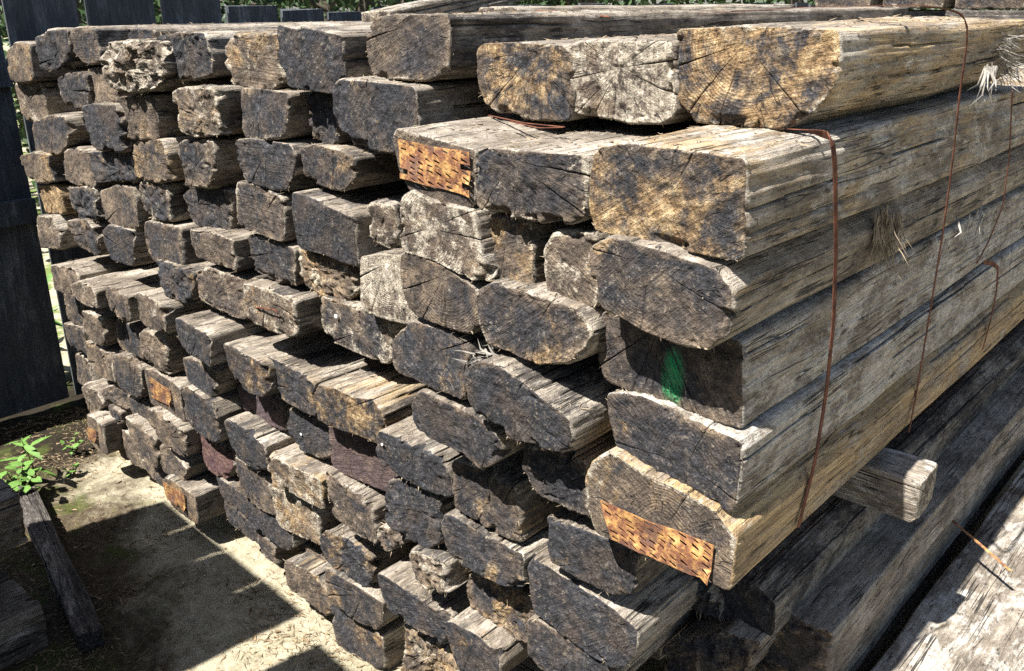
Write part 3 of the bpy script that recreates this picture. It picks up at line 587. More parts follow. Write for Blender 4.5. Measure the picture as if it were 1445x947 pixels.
T('D', 2, 'k', 8, [(135,375),(180,338),(330,400),(400,450),(540,490),(610,600),(640,770),(560,760),(440,700),(330,640),(200,550),(145,480)], .75, .2, .2, pith=(385,530), cr=[(400,455),(395,660)], dense=.4, rough=1.1)
T('D', 2, 'l', 6, [(185,50),(300,90),(440,150),(420,280),(350,450),(290,420),(205,360),(190,200)], .45, .35, .4)
T('D', 2, 'l', 8, [(430,190),(500,200),(590,230),(610,400),(625,590),(540,560),(450,510),(370,460),(400,370)], .4, .3, .4)
T('D', 2, 'm', 8, [(520,-80),(570,-20),(700,-10),(1000,100),(1120,200),(1070,430),(950,420),(830,375),(700,290),(580,210),(530,100)], .75, .2, .35, pith=(830,220), cr=[(825,370),(640,240)])
T('D', 2, 'n', -25, [(400,330),(480,270),(700,330),(800,600),(770,620),(650,560),(540,490),(430,430)], .85, .1, .2, rough=2.2, fray=1.2)
T('D', 3, 'P', 9, [(315,594),(325,594),(350,612),(373,629),(375,656),(374,660),(360,664),(331,645),(322,620)], .75, .2, .3, dense=.3)
T('D', 3, 'i', 10, [(470,100),(500,105),(600,180),(740,250),(795,280),(805,480),(740,440),(620,360),(520,320),(485,270)], .1, .55, .7, pith=(600,240), cr=[(603,190),(590,330)], dense=.4)
T('D', 3, 'i', 8, [(840,215),(985,340),(1150,465),(1165,580),(1190,700),(1100,660),(1000,600),(930,500),(870,400)], .4, .1, .55, pith=(980,450), cr=[(990,350)], dense=.3)
T('D', 3, 'P', 5, [(541,708),(551,688),(563,680),(589,692),(618,709),(622,740),(623,765),(600,772),(570,760),(552,745),(543,730)], .7, .25, .35, rough=1.3, fray=.7)
T('D', 3, 'l', 7, [(115,540),(130,430),(170,425),(390,570),(640,690),(635,880),(590,890),(470,850),(390,820),(250,740),(190,670),(140,600)], .55, .3, .3, pith=(392,690), cr=[(390,580),(398,815)], dense=.3)
T('D', 3, 'm', 10, [(385,230),(400,205),(560,290),(730,400),(930,540),(1130,660),(1130,800),(1060,860),(980,900),(850,840),(700,730),(500,570),(440,460),(400,310)], .7, .2, .25, pith=(725,500), cr=[(730,405),(755,660)], dense=.4, rough=.9)
T('D', 4, 'g', 3, [(1030,340),(1080,360),(1160,410),(1260,470),(1275,560),(1220,640),(1110,580),(1050,460)], .35, .2, 0, rough=.8, tint=(.105,.040,.045))
T('D', 4, 'i', 5, [(235,120),(300,170),(350,220),(430,260),(500,380),(520,510),(430,470),(330,400),(260,320),(245,220)], .35, .2, .5)
T('D', 4, 'i', 5, [(495,320),(590,350),(740,450),(790,510),(800,640),(810,715),(700,650),(560,590),(535,540),(510,420)], .0, .6, .75, rough=.7)
T('D', 4, 'j', 7, [(250,60),(290,20),(420,85),(560,200),(565,330),(545,400),(500,390),(410,300),(310,210),(270,140)], .65, .35, .3, rough=1.3)
T('D', 4, 'i', 5, [(1180,600),(1270,560),(1380,640),(1330,700),(1250,760),(1200,720)], .35, .2, .7, rough=2.0, fray=1.2)
T('D', 4, 'j', 8, [(825,175),(870,150),(950,190),(1040,260),(1030,380),(1080,430),(1010,440),(930,380),(860,330),(840,250)], .2, .25, .65, rough=1.6)
T('D', 4, 'm', 2, [(-20,430),(0,330),(200,380),(440,480),(470,540),(410,600),(390,730),(300,720),(230,690),(100,600),(30,530)], .4, .5, .4, pith=(220,540), cr=[(210,420),(235,685)], rough=1.5, fray=.8)
T('D', 4, 'm', 7, [(410,610),(440,600),(500,640),(620,720),(850,850),(1000,960),(900,1080),(700,1000),(520,950),(420,830),(400,750)], .5, .25, .5, dense=.3)
T('D', 5, 'i', 2, [(105,240),(170,310),(250,330),(320,390),(335,530),(290,480),(180,420),(160,370)], .5, .2, .15)
T('D', 5, 'i', 5, [(325,390),(400,450),(600,600),(625,720),(580,745),(480,660),(380,590),(335,530)], .65, .1, .3, rough=.7)
T('D', 5, 'i', 1, [(650,670),(760,740),(870,820),(860,870),(760,790),(690,740)], .3, .2, .5)
T('D', 5, 'j', 7, [(300,250),(360,290),(530,430),(640,500),(630,640),(600,670),(480,600),(380,510),(340,460),(305,350)], .45, .35, .35, pith=(530,440), cr=[(510,490),(440,400),(380,430)], rough=.5)
T('D', 5, 'j', 7, [(635,300),(670,310),(700,330),(850,450),(1080,590),(1085,720),(1030,740),(950,700),(790,610),(710,550),(660,440)], .55, .15, .4, pith=(870,480), cr=[(800,430),(1060,670)], dense=.3, rough=.8)
T('D', 5, 'j', 9, [(1090,620),(1150,630),(1290,720),(1400,830),(1440,1000),(1200,960),(1150,820),(1100,700)], .62, .35, .35, pith=(1270,760), cr=[(1280,715),(1220,930)], dense=.3)
T('D', 6, 'i', 3, [(165,420),(220,440),(300,520),(390,600),(395,700),(290,620),(210,560),(175,500)], .5, .15, .35)
T('D', 6, 'i', 3, [(388,615),(500,720),(520,840),(440,780),(390,700)], .35, .15, .5)
T('D', 6, 'j', 7, [(10,215),(90,250),(190,310),(300,470),(295,540),(270,580),(180,500),(90,420),(40,370)], .3, .5, .5, pith=(95,320), cr=[(88,255),(90,410)], dense=.3)
T('D', 6, 'j', 6, [(310,485),(360,520),(500,630),(640,720),(655,800),(660,960),(560,940),(500,860),(400,770),(340,650)], .55, .3, .35)
T('D', 6, 'j', 2, [(795,680),(850,680),(1000,780),(1120,870),(1180,980),(780,980),(775,900),(810,820)], .15, .5, .65, rough=2.0, fray=1.)
ORD = ['', 'first', 'second', 'third', 'fourth', 'fifth', 'sixth', 'seventh', 'eighth', 'ninth', 'tenth', 'eleventh', 'twelfth']

def nail_plate(parent, quad, Y, seed, mat):
    """rusty anti-split plate: a thin sheet with rows of punched slots, real holes; quad = four (X,Z) corners"""
    q = np.asarray(quad, float)
    w = np.linalg.norm(q[1] - q[0]); h = np.linalg.norm(q[3] - q[0])
    nx, nz = max(4, int(w / .0200)), max(4, int(h / .0098))
    V = []; F = []
    def pt(u, v):
        p = q[0] * (1 - u) * (1 - v) + q[1] * u * (1 - v) + q[2] * u * v + q[3] * (1 - u) * v
        return p
    R_ = np.random.default_rng(seed)
    ph = R_.uniform(0, 9)
    def y_of(u, v): return -.0062 + .002 * math.sin(u * 7 + ph) * math.sin(v * 5 + ph) - (.006 * max(0, u - .9) / .1 if v > .7 else 0)
    for i in range(nx):
        for j in range(nz):
            u0, u1, v0, v1 = i / nx, (i + 1) / nx, j / nz, (j + 1) / nz
            dv = (0.5 if i % 2 else 0.0) / nz * 0.0
            a, b = u0 + .20 * (u1 - u0), u0 + .80 * (u1 - u0); c, d = v0 + .31 * (v1 - v0), v0 + .69 * (v1 - v0)
            sk = .20 * (v1 - v0); ju, jv = R_.normal(0, .05) / nx, R_.normal(0, .05) / nz; a, b, c, d = a + ju, b + ju, c + jv, d + jv
            if R_.random() < .22: q1 = R_.uniform(.15, .6); mu, mv = (a + b) / 2, (c + d) / 2; a, b, c, d = mu + (a - mu) * q1, mu + (b - mu) * q1, mv + (c - mv) * q1, mv + (d - mv) * q1; sk *= q1
            n = len(V)
            for (u, v, dy) in [(u0, v0, 0), (u1, v0, 0), (u1, v1, 0), (u0, v1, 0), (a, c - sk, 0), (b, c + sk, 0), (b, d + sk, 0), (a, d - sk, 0)]:
                p = pt(u, v); V.append((p[0], Y + y_of(u, v) + dy, p[1]))
            for k in range(4): F.append([n + k, n + (k + 1) % 4, n + 4 + (k + 1) % 4, n + 4 + k])
    V = np.array(V); F = np.array(F)
    tear = R_.normal(0, .0016, (len(V), 3)); tear[:, 1] *= .15; V = V + tear * 0
    V[:, 0] += .0022 * fbm(V[:, 0] * 60, 0 * V[:, 0], V[:, 2] * 60, seed, 3); V[:, 2] += .0035 * fbm(V[:, 0] * 70, 3 + 0 * V[:, 0], V[:, 2] * 70, seed + 1, 3)
    V[:, 1] += .003 * fbm(V[:, 0] * 14, 5 + 0 * V[:, 0], V[:, 2] * 14, seed + 2, 3)
    B = V.copy(); B[:, 1] += .0014
    n = len(V)
    Fb = F[:, ::-1] + n
    walls = []
    for c in range(0, n, 8):
        for k in range(4):
            walls.append([c + 4 + k, c + 4 + (k + 1) % 4, n + c + 4 + (k + 1) % 4, n + c + 4 + k])
    rim = []
    # outer rim of the sheet
    def cell(i, j): return (i * nz + j) * 8
    for i in range(nx):
        a = cell(i, 0); rim.append([a, n + a, n + a + 1, a + 1]); b = cell(i, nz - 1); rim.append([b + 2, n + b + 2, n + b + 3, b + 3])
    for j in range(nz):
        a = cell(0, j); rim.append([a + 3, n + a + 3, n + a, a]); b = cell(nx - 1, j); rim.append([b + 1, n + b + 1, n + b + 2, b + 2])
    gone = set()
    for i in range(nx):
        for j in range(nz):
            border = min(i, j, nx - 1 - i, nz - 1 - j)
            if border == 0 and R_.random() < .07: gone.add(cell(i, j))
    rim = [q_ for q_ in rim if (min(q_[0], q_[3]) // 8) * 8 not in gone]
    walls = [q_ for q_ in walls if (q_[0] // 8) * 8 not in gone]
    keep = np.array([(f_[0] // 8) * 8 not in gone for f_ in F]); F = F[keep]; Fb = Fb[keep]
    VV = np.concatenate([V, B])
    loc = np.array(parent.location)
    me = mesh_from('nail_plate', VV - loc, np.concatenate([F, Fb, np.array(walls), np.array(rim)]), [mat], smooth=False)
    o = link('nail_plate', me); o.parent = parent
    o['label'] = 'rusty punched anti-split nail plate'
    return o

rows = {}; byid = {}
for n, (bd, course, tile, p, pts, col, kw) in enumerate(E_):
    kw = dict(kw); px = topx(tile, pts)
    near = np.clip((np.mean([a for a, b in px]) - 470) / 150, 0, 1) if bd == 'D' else 0      # the lower bundle bulges forward to the right
    Y = BASE[bd] - .15 * near - (p * (.8 if bd == 'A' else 1.0 - .45 * near) + (rng.normal(0, .8) if bd != 'B' else 0)) / 100.0
    W = np.array([on_y(x, y, Y)[[0, 2]] for x, y in px])
    size = np.sqrt(np.ptp([a for a, b in px]) * np.ptp([b for a, b in px])) * 0.95
    pith = kw.pop('pith', None); cr = kw.pop('cr', None); hw = kw.pop('hw', 1.0); plate = kw.pop('plate', None); paint = kw.pop('paint', None); tint = kw.pop('tint', None); ta = kw.pop('ta', .04)
    cracks = []
    if pith is not None:
        (pxx, pyy), = topx(tile, [pith]); pw = on_y(pxx, pyy, Y)[[0, 2]]; pith = pw
        for (cx_, cy_) in topx(tile, cr):
            cw = on_y(cx_, cy_, Y)[[0, 2]] - pw
            cracks.append((math.atan2(cw[1], cw[0]), ta, 1.0 if np.linalg.norm(cw) > .035 else .9, rng.uniform(.0017, .0034) * hw, rng.uniform(.015, .032)))
    mat = None
    if paint:
        (gx, gy), = topx(tile, [paint[0]]); gw = on_y(gx, gy, Y)[[0, 2]] - pith
        mat = end_grain('end_grain_wood_green_mark', (gw[0], gw[1], (*paint[1], 1), paint[2], paint[3]))
    if plate: kw['rough'] = .45; kw['flat'] = True
    if bd in 'AD': col = (min(max((col[0] - .42) * 1.5 + .56, .05), 1.1), col[1] * 1.15, max((col[2] - .4) * 1.35 + .30, 0))
    if bd == 'C': col = (col[0] + .12, col[1], col[2] - .05)
    if bd in 'AD': kw.setdefault('tone', (.72, col[1] + .15, .12))
    if bd == 'C': kw.setdefault('tone', (.55, .3, .3))
    kw.setdefault('square', dict(A=.5, C=.5, D=.4, B=.12)[bd])
    if bd == 'A': kw.setdefault('grow', 1.03)
    elif bd == 'B': kw.setdefault('grow', .99 if kw.get('yaw') == 0 else 1.01)
    else: kw.setdefault('grow', 1.02)
    if tint: mat = end_grain('end_grain_wood_tinted.%d' % n, tint=tint)
    o = sleeper(W, Y, col=col, pith=pith, cracks=cracks, size=size, seed=n, mat=mat, **kw)
    if plate:
        nail_plate(o, [on_y(x, y, Y)[[0, 2]] for x, y in topx(tile, plate)], Y, n, RUST if bd == 'B' else RUST_DUSTY)
    kw['tint_'] = tint
    rows.setdefault((bd, course), []).append((W[:, 0].mean(), o, col, kw, plate, paint))
    byid[(bd, course, tile, tuple(pts[0]))] = (o, Y)
for (bd, course), L_ in rows.items():
    L_.sort(key=lambda a: a[0])
    for k, (_, o, col, kw, plate, paint) in enumerate(L_, 1):
        if kw.get('tint_'): lk = 'maroon tinted timber'
        elif paint: lk = 'timber with green mark'
        elif plate: lk = 'timber with rusty nail plate'
        elif kw.get('rough', 1) >= 1.5: lk = 'frayed pale timber' if col[2] > .5 else 'frayed dark timber'
        elif col[0] >= .62: lk = 'blackened timber'
        elif col[1] >= .45: lk = 'ochre stained timber'
        elif col[2] >= .6: lk = 'pale grey timber'
        else: lk = 'grey brown timber'
        where = 'the loose top row' if (bd, course) == ('B', 0) else '%s course of %s' % (ORD[course], BUNDLE[bd])
        tag(o, '%s, %s from left in %s' % (lk, ORD[k], where), 'timber', 'old sleepers stacked in bundles')

# small dabs and a bent nail on single ends
def plain_mat(name, c, rough=.7):
    m = Mat(name, rough, .3); return m.done(m.ramp(m.noise(m.coords(), 90, 4), [(.3, tuple(v * .6 for v in c)), (.7, c)]))
DAB = plain_mat('white_dab', (.72, .71, .68))
def dab(key, tile, xy, r, seed):
    o, Y = byid[key]; (x, y), = topx(tile, [xy]); p = on_y(x, y, Y - .004) - np.array(o.location)
    u = np.linspace(0, math.pi, 7); v = np.arange(10) * 2 * math.pi / 10
    U, W_ = np.meshgrid(u, v, indexing='ij'); S = np.stack([np.sin(U) * np.cos(W_), .35 * np.cos(U), np.sin(U) * np.sin(W_)], -1)
    S = S * (1 + .5 * fbm(S[..., 0] * 2 + seed, S[..., 1] * 2, S[..., 2] * 2, seed, 3))[..., None]
    V = S.reshape(-1, 3) * r; a = np.arange(6)[:, None] * 10; b = np.arange(10)[None]
    F = np.stack([a + b, a + (b + 1) % 10, a + 10 + (b + 1) % 10, a + 10 + b], -1).reshape(-1, 4)
    q = link('paint_dab', mesh_from('paint_dab', V, F, [DAB]), tuple(p), o); q['label'] = 'small white dab'
dab(('D', 2, 'h', (590, 580)), 'h', (685, 725), .0045, 1)
dab(('D', 2, 'k', (135, 375)), 'k', (186, 415), .004, 2)
dab(('A', 6, 'q', (235, 230)), 'q', (350, 315), .006, 3)
o, Y = byid[('A', 6, 'e', (775, 385))]
nb = MB(); P = np.array([on_y(*topx('e', [q])[0], Y - dy) for q, dy in [((848, 545), -.01), ((870, 540), .006), ((930, 548), .012), ((985, 556), .014), ((1003, 575), .014), ((1000, 608), .010)]])
nb.tube(P, .0022, 6); nb.build('bent_nail', STRAP, o, tuple(P[0]), smooth=True)
# ------------------------------------------------------------------ ground
def ground_mat():
    m = Mat('yard_ground', 0.95, 0.1); co = m.coords('Object'); x, y, z = m.sep(co)[0:3]
    n1 = m.noise(co, 3.2, 7, 0.65, 0.4); n2 = m.noise(co, 30, 7, 0.75); n3 = m.noise(co, 190, 4, 0.8); n4 = m.noise(m.vmath('ADD', co, (4, 9, 0)), 5, 6, 0.7, 0.5)
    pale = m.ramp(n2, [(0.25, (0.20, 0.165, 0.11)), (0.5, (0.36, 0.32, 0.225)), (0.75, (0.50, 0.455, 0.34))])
    soil_and_shade = m.ramp(n2, [(0.3, (0.030, 0.024, 0.016)), (0.55, (0.085, 0.066, 0.042)), (0.75, (0.17, 0.135, 0.085))])
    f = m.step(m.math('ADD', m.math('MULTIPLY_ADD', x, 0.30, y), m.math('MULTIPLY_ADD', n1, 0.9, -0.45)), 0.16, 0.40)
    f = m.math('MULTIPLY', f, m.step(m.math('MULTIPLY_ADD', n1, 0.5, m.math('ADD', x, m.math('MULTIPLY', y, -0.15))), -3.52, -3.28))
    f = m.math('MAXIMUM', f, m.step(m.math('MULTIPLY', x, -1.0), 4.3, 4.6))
    soil_and_shade = m.mix(m.math('MULTIPLY', m.step(m.math('MULTIPLY', x, -1.0), 3.35, 3.55), 0.8), soil_and_shade, (0.010, 0.0085, 0.006))  # shade at the foot of the fence, painted as near-black ground colour
    c = m.mix(f, soil_and_shade, pale)
    moss = m.math('MULTIPLY', m.step(n4, 0.50, 0.62), m.math('SUBTRACT', 1.0, m.math('MULTIPLY', f, 0.75)))
    c = m.mix(m.math('MULTIPLY', moss, 0.8), c, m.ramp(n3, [(0.3, (0.030, 0.042, 0.010)), (0.7, (0.095, 0.115, 0.028))]))
    grass = m.step(m.math('MULTIPLY', x, -1.0), 4.15, 4.6)
    c = m.mix(m.math('MULTIPLY', grass, m.step(n1, 0.48, 0.56)), c, (0.13, 0.17, 0.05))
    c = m.mix(1.0, c, m.grey(m.math('MULTIPLY_ADD', n3, 1.2, 0.4)), 'MULTIPLY')
    return m.done(c, m.bump(m.math('ADD', m.math('MULTIPLY', n2, 1.0), m.math('MULTIPLY', n3, 0.5)), 0.012, 0.9))
gx = np.concatenate([[-80, -30, -14, -8], np.arange(-4.6, -1.0, .022), [-.5, 0, 2, 6, 15, 40, 80]])
gy = np.concatenate([[-80, -30, -10, -4, -1], np.arange(.2, 1.7, .022), [2.2, 3, 5, 9, 16, 40, 80]])
GX, GY = np.meshgrid(gx, gy); near = ((GX > -4.6) & (GX < -1) & (GY > .2) & (GY < 1.7))
GZ = np.where(near, fbm(GX * 6, GY * 6, 0 * GX, 5, 4) * .014 + fbm(GX * 30, GY * 30, 0 * GX, 6, 3) * .006 - .006, -.006)
ny, nx_ = GX.shape
ii = (np.arange(ny - 1)[:, None] * nx_ + np.arange(nx_ - 1)[None]).ravel()
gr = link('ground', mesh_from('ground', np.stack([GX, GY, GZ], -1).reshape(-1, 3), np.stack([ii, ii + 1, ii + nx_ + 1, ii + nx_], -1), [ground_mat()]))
tag(gr, 'sandy yard ground with moss and litter', kind='structure')
# loose litter: needles and wood chips
lb = MB(); n = 22000
P = np.stack([rng.uniform(-4.0, -1.3, n), rng.uniform(.35, 1.5, n), np.zeros(n)], -1)
P[:, 2] = fbm(P[:, 0] * 6, P[:, 1] * 6, 0 * P[:, 0], 5, 4) * .014 - .003
keep = rng.random(n) < np.clip(.45 + 1.4 * fbm(P[:, 0] * 4, P[:, 1] * 4, 0 * P[:, 0], 77, 3), .08, 1); P = P[keep]; n = len(P)
a = rng.uniform(0, 6.28, n); D = np.stack([np.cos(a), np.sin(a), rng.uniform(-.05, .25, n)], -1); D /= np.linalg.norm(D, axis=1)[:, None]
lb.slivers(P, D, rng.uniform(.005, .035, n) * np.where(rng.random(n) < .06, 1.8, 1), rng.uniform(.0006, .0018, n) * np.where(rng.random(n) < .10, 3.0, 1))
tag(lb.build('ground_litter', fibre_mat('litter', (0.07, 0.045, 0.025), (0.33, 0.25, 0.15))), 'scattered needles and wood slivers on the ground', 'litter', kind='stuff')

# ------------------------------------------------------------------ helper for straight timbers given in world metres
def rect_pts(x0, x1, z0, z1, s=0):
    R_ = np.random.default_rng(500 + s); c = .005
    p = [(x0, z0 + c), (x0 + c, z0), (x1 - c, z0), (x1, z0 + c), (x1, z1 - c), (x1 - c, z1), (x0 + c, z1), (x0, z1 - c)]
    return np.array(p) + R_.normal(0, .004, (8, 2))
def plain(x0, x1, z0, z1, Y, L, seed, label, col=(.6, .2, .3), group=None, turn=None, size=60, **kw):
    o = sleeper(rect_pts(x0, x1, z0, z1, seed), Y, L=L, seed=seed, col=col, size=size, **kw)
    if turn is not None:
        o.rotation_euler[2] = turn
    return tag(o, label, 'timber', group)
# lower right stack under the strapped bundle: long faces show on the right
dW = np.array([on_y(x, y, 1.36)[[0, 2]] for x, y in topx('n', [(690,370),(900,350),(1050,370),(1205,500),(1200,680),(1130,770),(870,690),(800,600)])])
o = sleeper(dW, 1.36, col=(.88, .12, .3), size=110, seed=201, dense=1.6, rough=1.1, yaw=0.0)
tag(o, 'tarry black timber with white smear directly under the strapped right bundle', 'timber')
plain(-.80, -.475, .52, .645, 1.42, 2.3, 202, 'dark timber with splintered side under the tarry black timber', (.62, .5, .3), size=110, dense=1.6, rough=1.6, fray=1.0, yaw=0)
plain(-.78, -.50, .38, .515, 1.50, 2.3, 203, 'dark brown timber low in the right stack beside the gap', (.6, .5, .25), size=90, dense=1.6, yaw=0)
plain(-.80, -.52, .24, .375, 1.45, 2.3, 204, 'dark timber near the bottom of the right stack', (.75, .3, .2), size=60, dense=1.2, yaw=0)
plain(-1.06, -.83, .38, .50, 1.42, 2.3, 205, 'dark timber recessed behind the frayed black end', (.7, .3, .3), size=60)
mW = np.array([on_y(x, y, 1.31)[[0, 2]] for x, y in topx('n', [(440,800),(530,745),(640,740),(860,690),(1080,780),(1020,930),(950,1040),(700,1060),(470,1020)])])
tag(sleeper(mW, 1.31, col=(.6, .35, .5), size=120, seed=206, rough=2.0, fray=1.3, lump=.02), 'mushy frayed timber end at the bottom edge below the tarry timber', 'timber')
# low timbers lying flat to the right, half in the sun
o = plain(-.465, -.14, .27, .42, 1.02, 2.6, 211, 'broad pale timber lying flat at lower right, half in sun', (.0, .4, .8), size=120, dense=2.3, rough=.8, yaw=.006)
plain(-.125, .16, .27, .41, 1.0, 2.6, 212, 'pale timber lying flat beside the broad sunlit one', (.2, .3, .55), size=60)
for k, x in enumerate((-.36, -.02)):
    plain(x - .1, x + .12, 0, .262, 1.05 + k * .04, 2.5, 214 + k, ['dark block timber carrying the broad sunlit timber', 'dark block timber carrying the outer flat timber'][k], (.6, .2, .3), size=50)

# bearers between the bundles, running across the stack (built along Y, turned to run along X)
def bearer(x_right, Y, z0, z1, L, d, seed, label, col, size=70, **kw):
    """square timber running left from x_right; d = its depth in Y"""
    o = sleeper(rect_pts(0, d, z0, z1, seed) - np.array([d / 2, 0]), 0, L=L, seed=seed, col=col, size=size, pith=(0, (z0 + z1) / 2), yaw=0, **kw)
    o.location = (x_right, Y + d / 2, (z0 + z1) / 2); o.rotation_euler[2] = math.pi / 2
    return tag(o, label, 'bearer')
bearer(-.432, 1.69, .772, .868, 2.4, .10, 221, 'weathered grey bearer sticking out under the strapped right bundle', (.2, .0, .8), size=110, dense=.5, rough=.3,
       cracks=[(.9, .05, 1, .002, .03), (-.4, .05, 1, .002, .03), (0.2, .05, 1, .002, .03), (2.6, .05, 1, .002, .03)])
bearer(-1.35, 1.75, .79, .87, 2.3, .10, 222, 'bearer between the upper left and lower bundles', (.5, .2, .3))
bearer(-.75, 1.42, -.01, .075, 1.75, .13, 223, 'ground bearer under the lower middle bundle', (.25, .2, .6), size=80, dense=.2)
bearer(-2.65, 1.6, -.01, .075, .95, .13, 224, 'ground bearer under the lower left bundle', (.4, .2, .4))
# ------------------------------------------------------------------ straps and wires
def side_pts(pix, X): return [on_x(x, y, X) for x, y in pix]
def band(name, P, N, w, th, label, mat=None):
    b = MB(); P = np.asarray(P, float)
    # resample smoothly
    t = np.concatenate([[0], np.cumsum(np.linalg.norm(np.diff(P, axis=0), axis=1))]); s = np.linspace(0, t[-1], 60)
    Q = np.stack([np.interp(s, t, P[:, i]) for i in range(3)], -1)
    for _ in range(2): Q[1:-1] = (Q[:-2] + 2 * Q[1:-1] + Q[2:]) / 4
    N = np.asarray(N, float); N = np.stack([np.interp(s, t, N[:, i]) for i in range(3)], -1) if N.ndim > 1 else np.repeat(N[None], 60, 0)
    N /= np.linalg.norm(N, axis=1)[:, None]
    b.strip(Q, N, w, th)
    return tag(b.build(name, mat or STRAP, smooth=False), label, 'strap')
P1 = [on_z(1075, 178, 1.566), on_z(1130, 184, 1.566)] + side_pts([(1174, 192), (1178, 240), (1179, 350), (1176, 450), (1166, 550), (1150, 650), (1126, 744)], -.506)
band('steel_strap', P1, [(0, 0, 1), (.3, 0, 1)] + [(1, 0, .0)] * 7, .012, .0014, 'rusty flat strap around the corner of the right bundle')
P2 = [np.array(on_y(985, 20, 1.9)), np.array(on_y(1150, 10, 1.95))] + side_pts([(1300, 8), (1350, 16), (1368, 28), (1364, 70), (1355, 118), (1345, 220), (1330, 330), (1312, 440), (1292, 560), (1282, 610)], -.503)
band('steel_strap', P2, [(0, 0, 1)] * 4 + [(1, 0, .2)] + [(1, 0, 0)] * 7, .008, .0012, 'thin rusty strap looped loose over the top timber and down the side')
P3 = side_pts([(1428, 128), (1424, 220), (1415, 290), (1395, 340), (1378, 372)], -.503)
band('steel_strap', P3, (1, 0, 0), .006, .0012, 'short thin rusty strap hanging at the right picture edge')
P4 = side_pts([(1388, 370), (1400, 372), (1408, 378), (1406, 410), (1398, 450), (1386, 494)], -.503)
band('steel_strap', P4, (1, 0, 0), .010, .0012, 'bent rusty strap end over a lower side timber')
P5 = [on_z(1334, 727, .50), on_z(1380, 766, .505), on_z(1426, 806, .50)]
band('steel_strap', P5, (0, 0.2, 1), .009, .0014, 'orange rusty strap end poking out over the flat sunlit timber', rust_mat('orange_rust', 1.0))
P6 = [on_z(690, 163, 1.535), on_z(740, 174, 1.54), on_z(800, 180, 1.545), on_z(760, 181, 1.54), on_z(720, 172, 1.54)]
band('steel_strap', P6, (0, 0, 1), .005, .001, 'loose rusty wire curled under the star-cracked timber')
P7 = [on_y(735, 22, 1.8), on_y(760, 15, 1.8), on_y(800, 17, 1.8), on_y(860, 24, 1.75)]
band('steel_strap', P7, (0, -.5, 1), .006, .001, 'curled rusty strap scrap on top of the stack')

# ------------------------------------------------------------------ splinters hanging from broken timbers
def splinters(px, X, n, spread, Ls, D0, label, mat=FIBRE_GREY, w=.0015):  # torn fibres, far too many and thin to pick apart
    b = MB(); c = np.array([on_x(x, y, X) for x, y in px])
    P = c[rng.integers(0, len(c), n)] + rng.normal(0, spread, (n, 3)) * [.4, 1, .6]
    D = np.asarray(D0)[None] + rng.normal(0, .18, (n, 3)); D /= np.linalg.norm(D, axis=1)[:, None]
    b.slivers(P, D, rng.uniform(*Ls, n), rng.uniform(.4, 1.2, n) * w)
    return tag(b.build('splinter_tuft', mat), label, 'splinters', kind='stuff')
splinters([(1245, 300), (1262, 305), (1252, 330), (1240, 320)], -.53, 230, .008, (.02, .09), (.10, -.02, -1), 'tuft of torn wood fibres hanging from the side of the right bundle', mat=FIBRE)
splinters([(1415, 60), (1425, 90), (1420, 105)], -.535, 120, .02, (.02, .07), (.3, .5, -.3), 'splintered broken far end of the big top timber')
splinters([(1392, 100), (1398, 95)], -.52, 14, .008, (.04, .08), (.1, -.55, -.8), 'long pale splinters sticking out below the big top timber', w=.004)
splinters([(1345, 320), (1380, 300)], -.515, 7, .02, (.04, .09), (.05, -.6, -.8), 'grey splinters lifting off a side timber', w=.003)
b = MB(); c = np.array([on_y(x, y, 1.10) for x, y in [(672, 508), (690, 503), (705, 505), (715, 512), (700, 498)]]); nn = 46
D = rng.normal(0, 1, (nn, 3)); D[:, 2] = np.abs(D[:, 2]) * .5; D[:, 1] -= .3; D /= np.linalg.norm(D, axis=1)[:, None]
b.slivers(c[rng.integers(0, len(c), nn)] + rng.normal(0, .006, (nn, 3)), D, rng.uniform(.015, .05, nn), rng.uniform(.001, .0045, nn))
tag(b.build('splinter_tuft', FIBRE_GREY), 'broken chips sticking up on a dark timber top in the middle', 'splinters', kind='stuff')

# ------------------------------------------------------------------ things lying on top of the stack
def beam(p0, p1, w, h, label, col, seed, size=50):
    p0, p1 = Vector(p0), Vector(p1); L = (p1 - p0).length
    o = sleeper(rect_pts(-w / 2, w / 2, -h / 2, h / 2, seed), 0, L=L, seed=seed, col=col, size=size, pith=(0, 0), yaw=0, dense=min(L - .2, 1.5), fray=.1)
    o.location = p0; o.rotation_euler = (p1 - p0).to_track_quat('Y', 'Z').to_euler()
    return tag(o, label, 'timber')
beam(on_y(530, 30, 2.3), on_y(735, -14, 3.2), .16, .07, 'pale plank slanting up across the top of the stack', (.0, .35, .75), 401)
beam(on_y(700, 30, 2.35), on_y(1088, 23, 3.55), .25, .085, 'flat weathered timber lying on top further back', (.3, .3, .5), 402)
plain(-1.95, -1.68, 1.60, 1.69, 1.75, 2.2, 403, 'dark board lying along the top left of the stack', (.7, .2, .3), size=50)

# ------------------------------------------------------------------ fence along the left side
def fence_mat():
    m = Mat('dark_stained_board', 0.8, 0.3); co = m.coords('Object'); i = m.info(); p = m.vmath('ADD', co, m.comb(m.math('MULTIPLY', i['Random'], 31), 0, 0))
    st = m.vmath('MULTIPLY', p, (1, 1, 0.06)); g = m.noise(st, 90, 5, 0.75, .3); n = m.noise(m.vmath('MULTIPLY', p, (1, 1, .25)), 14, 7, 0.8)
    c = m.ramp(n, [(0.3, (0.030, 0.034, 0.040)), (0.52, (0.058, 0.064, 0.072)), (0.70, (0.17, 0.18, 0.19))])
    c = m.mix(1.0, c, m.grey(m.math('MULTIPLY_ADD', g, 2.0, 0.0)), 'MULTIPLY')
    return m.done(c, m.bump(g, 0.003, 0.8))
FM = fence_mat()
XF = -4.08
fence = bpy.data.objects.new('board_fence', None); COL.objects.link(fence); fence.location = (XF, 3.5, 0)
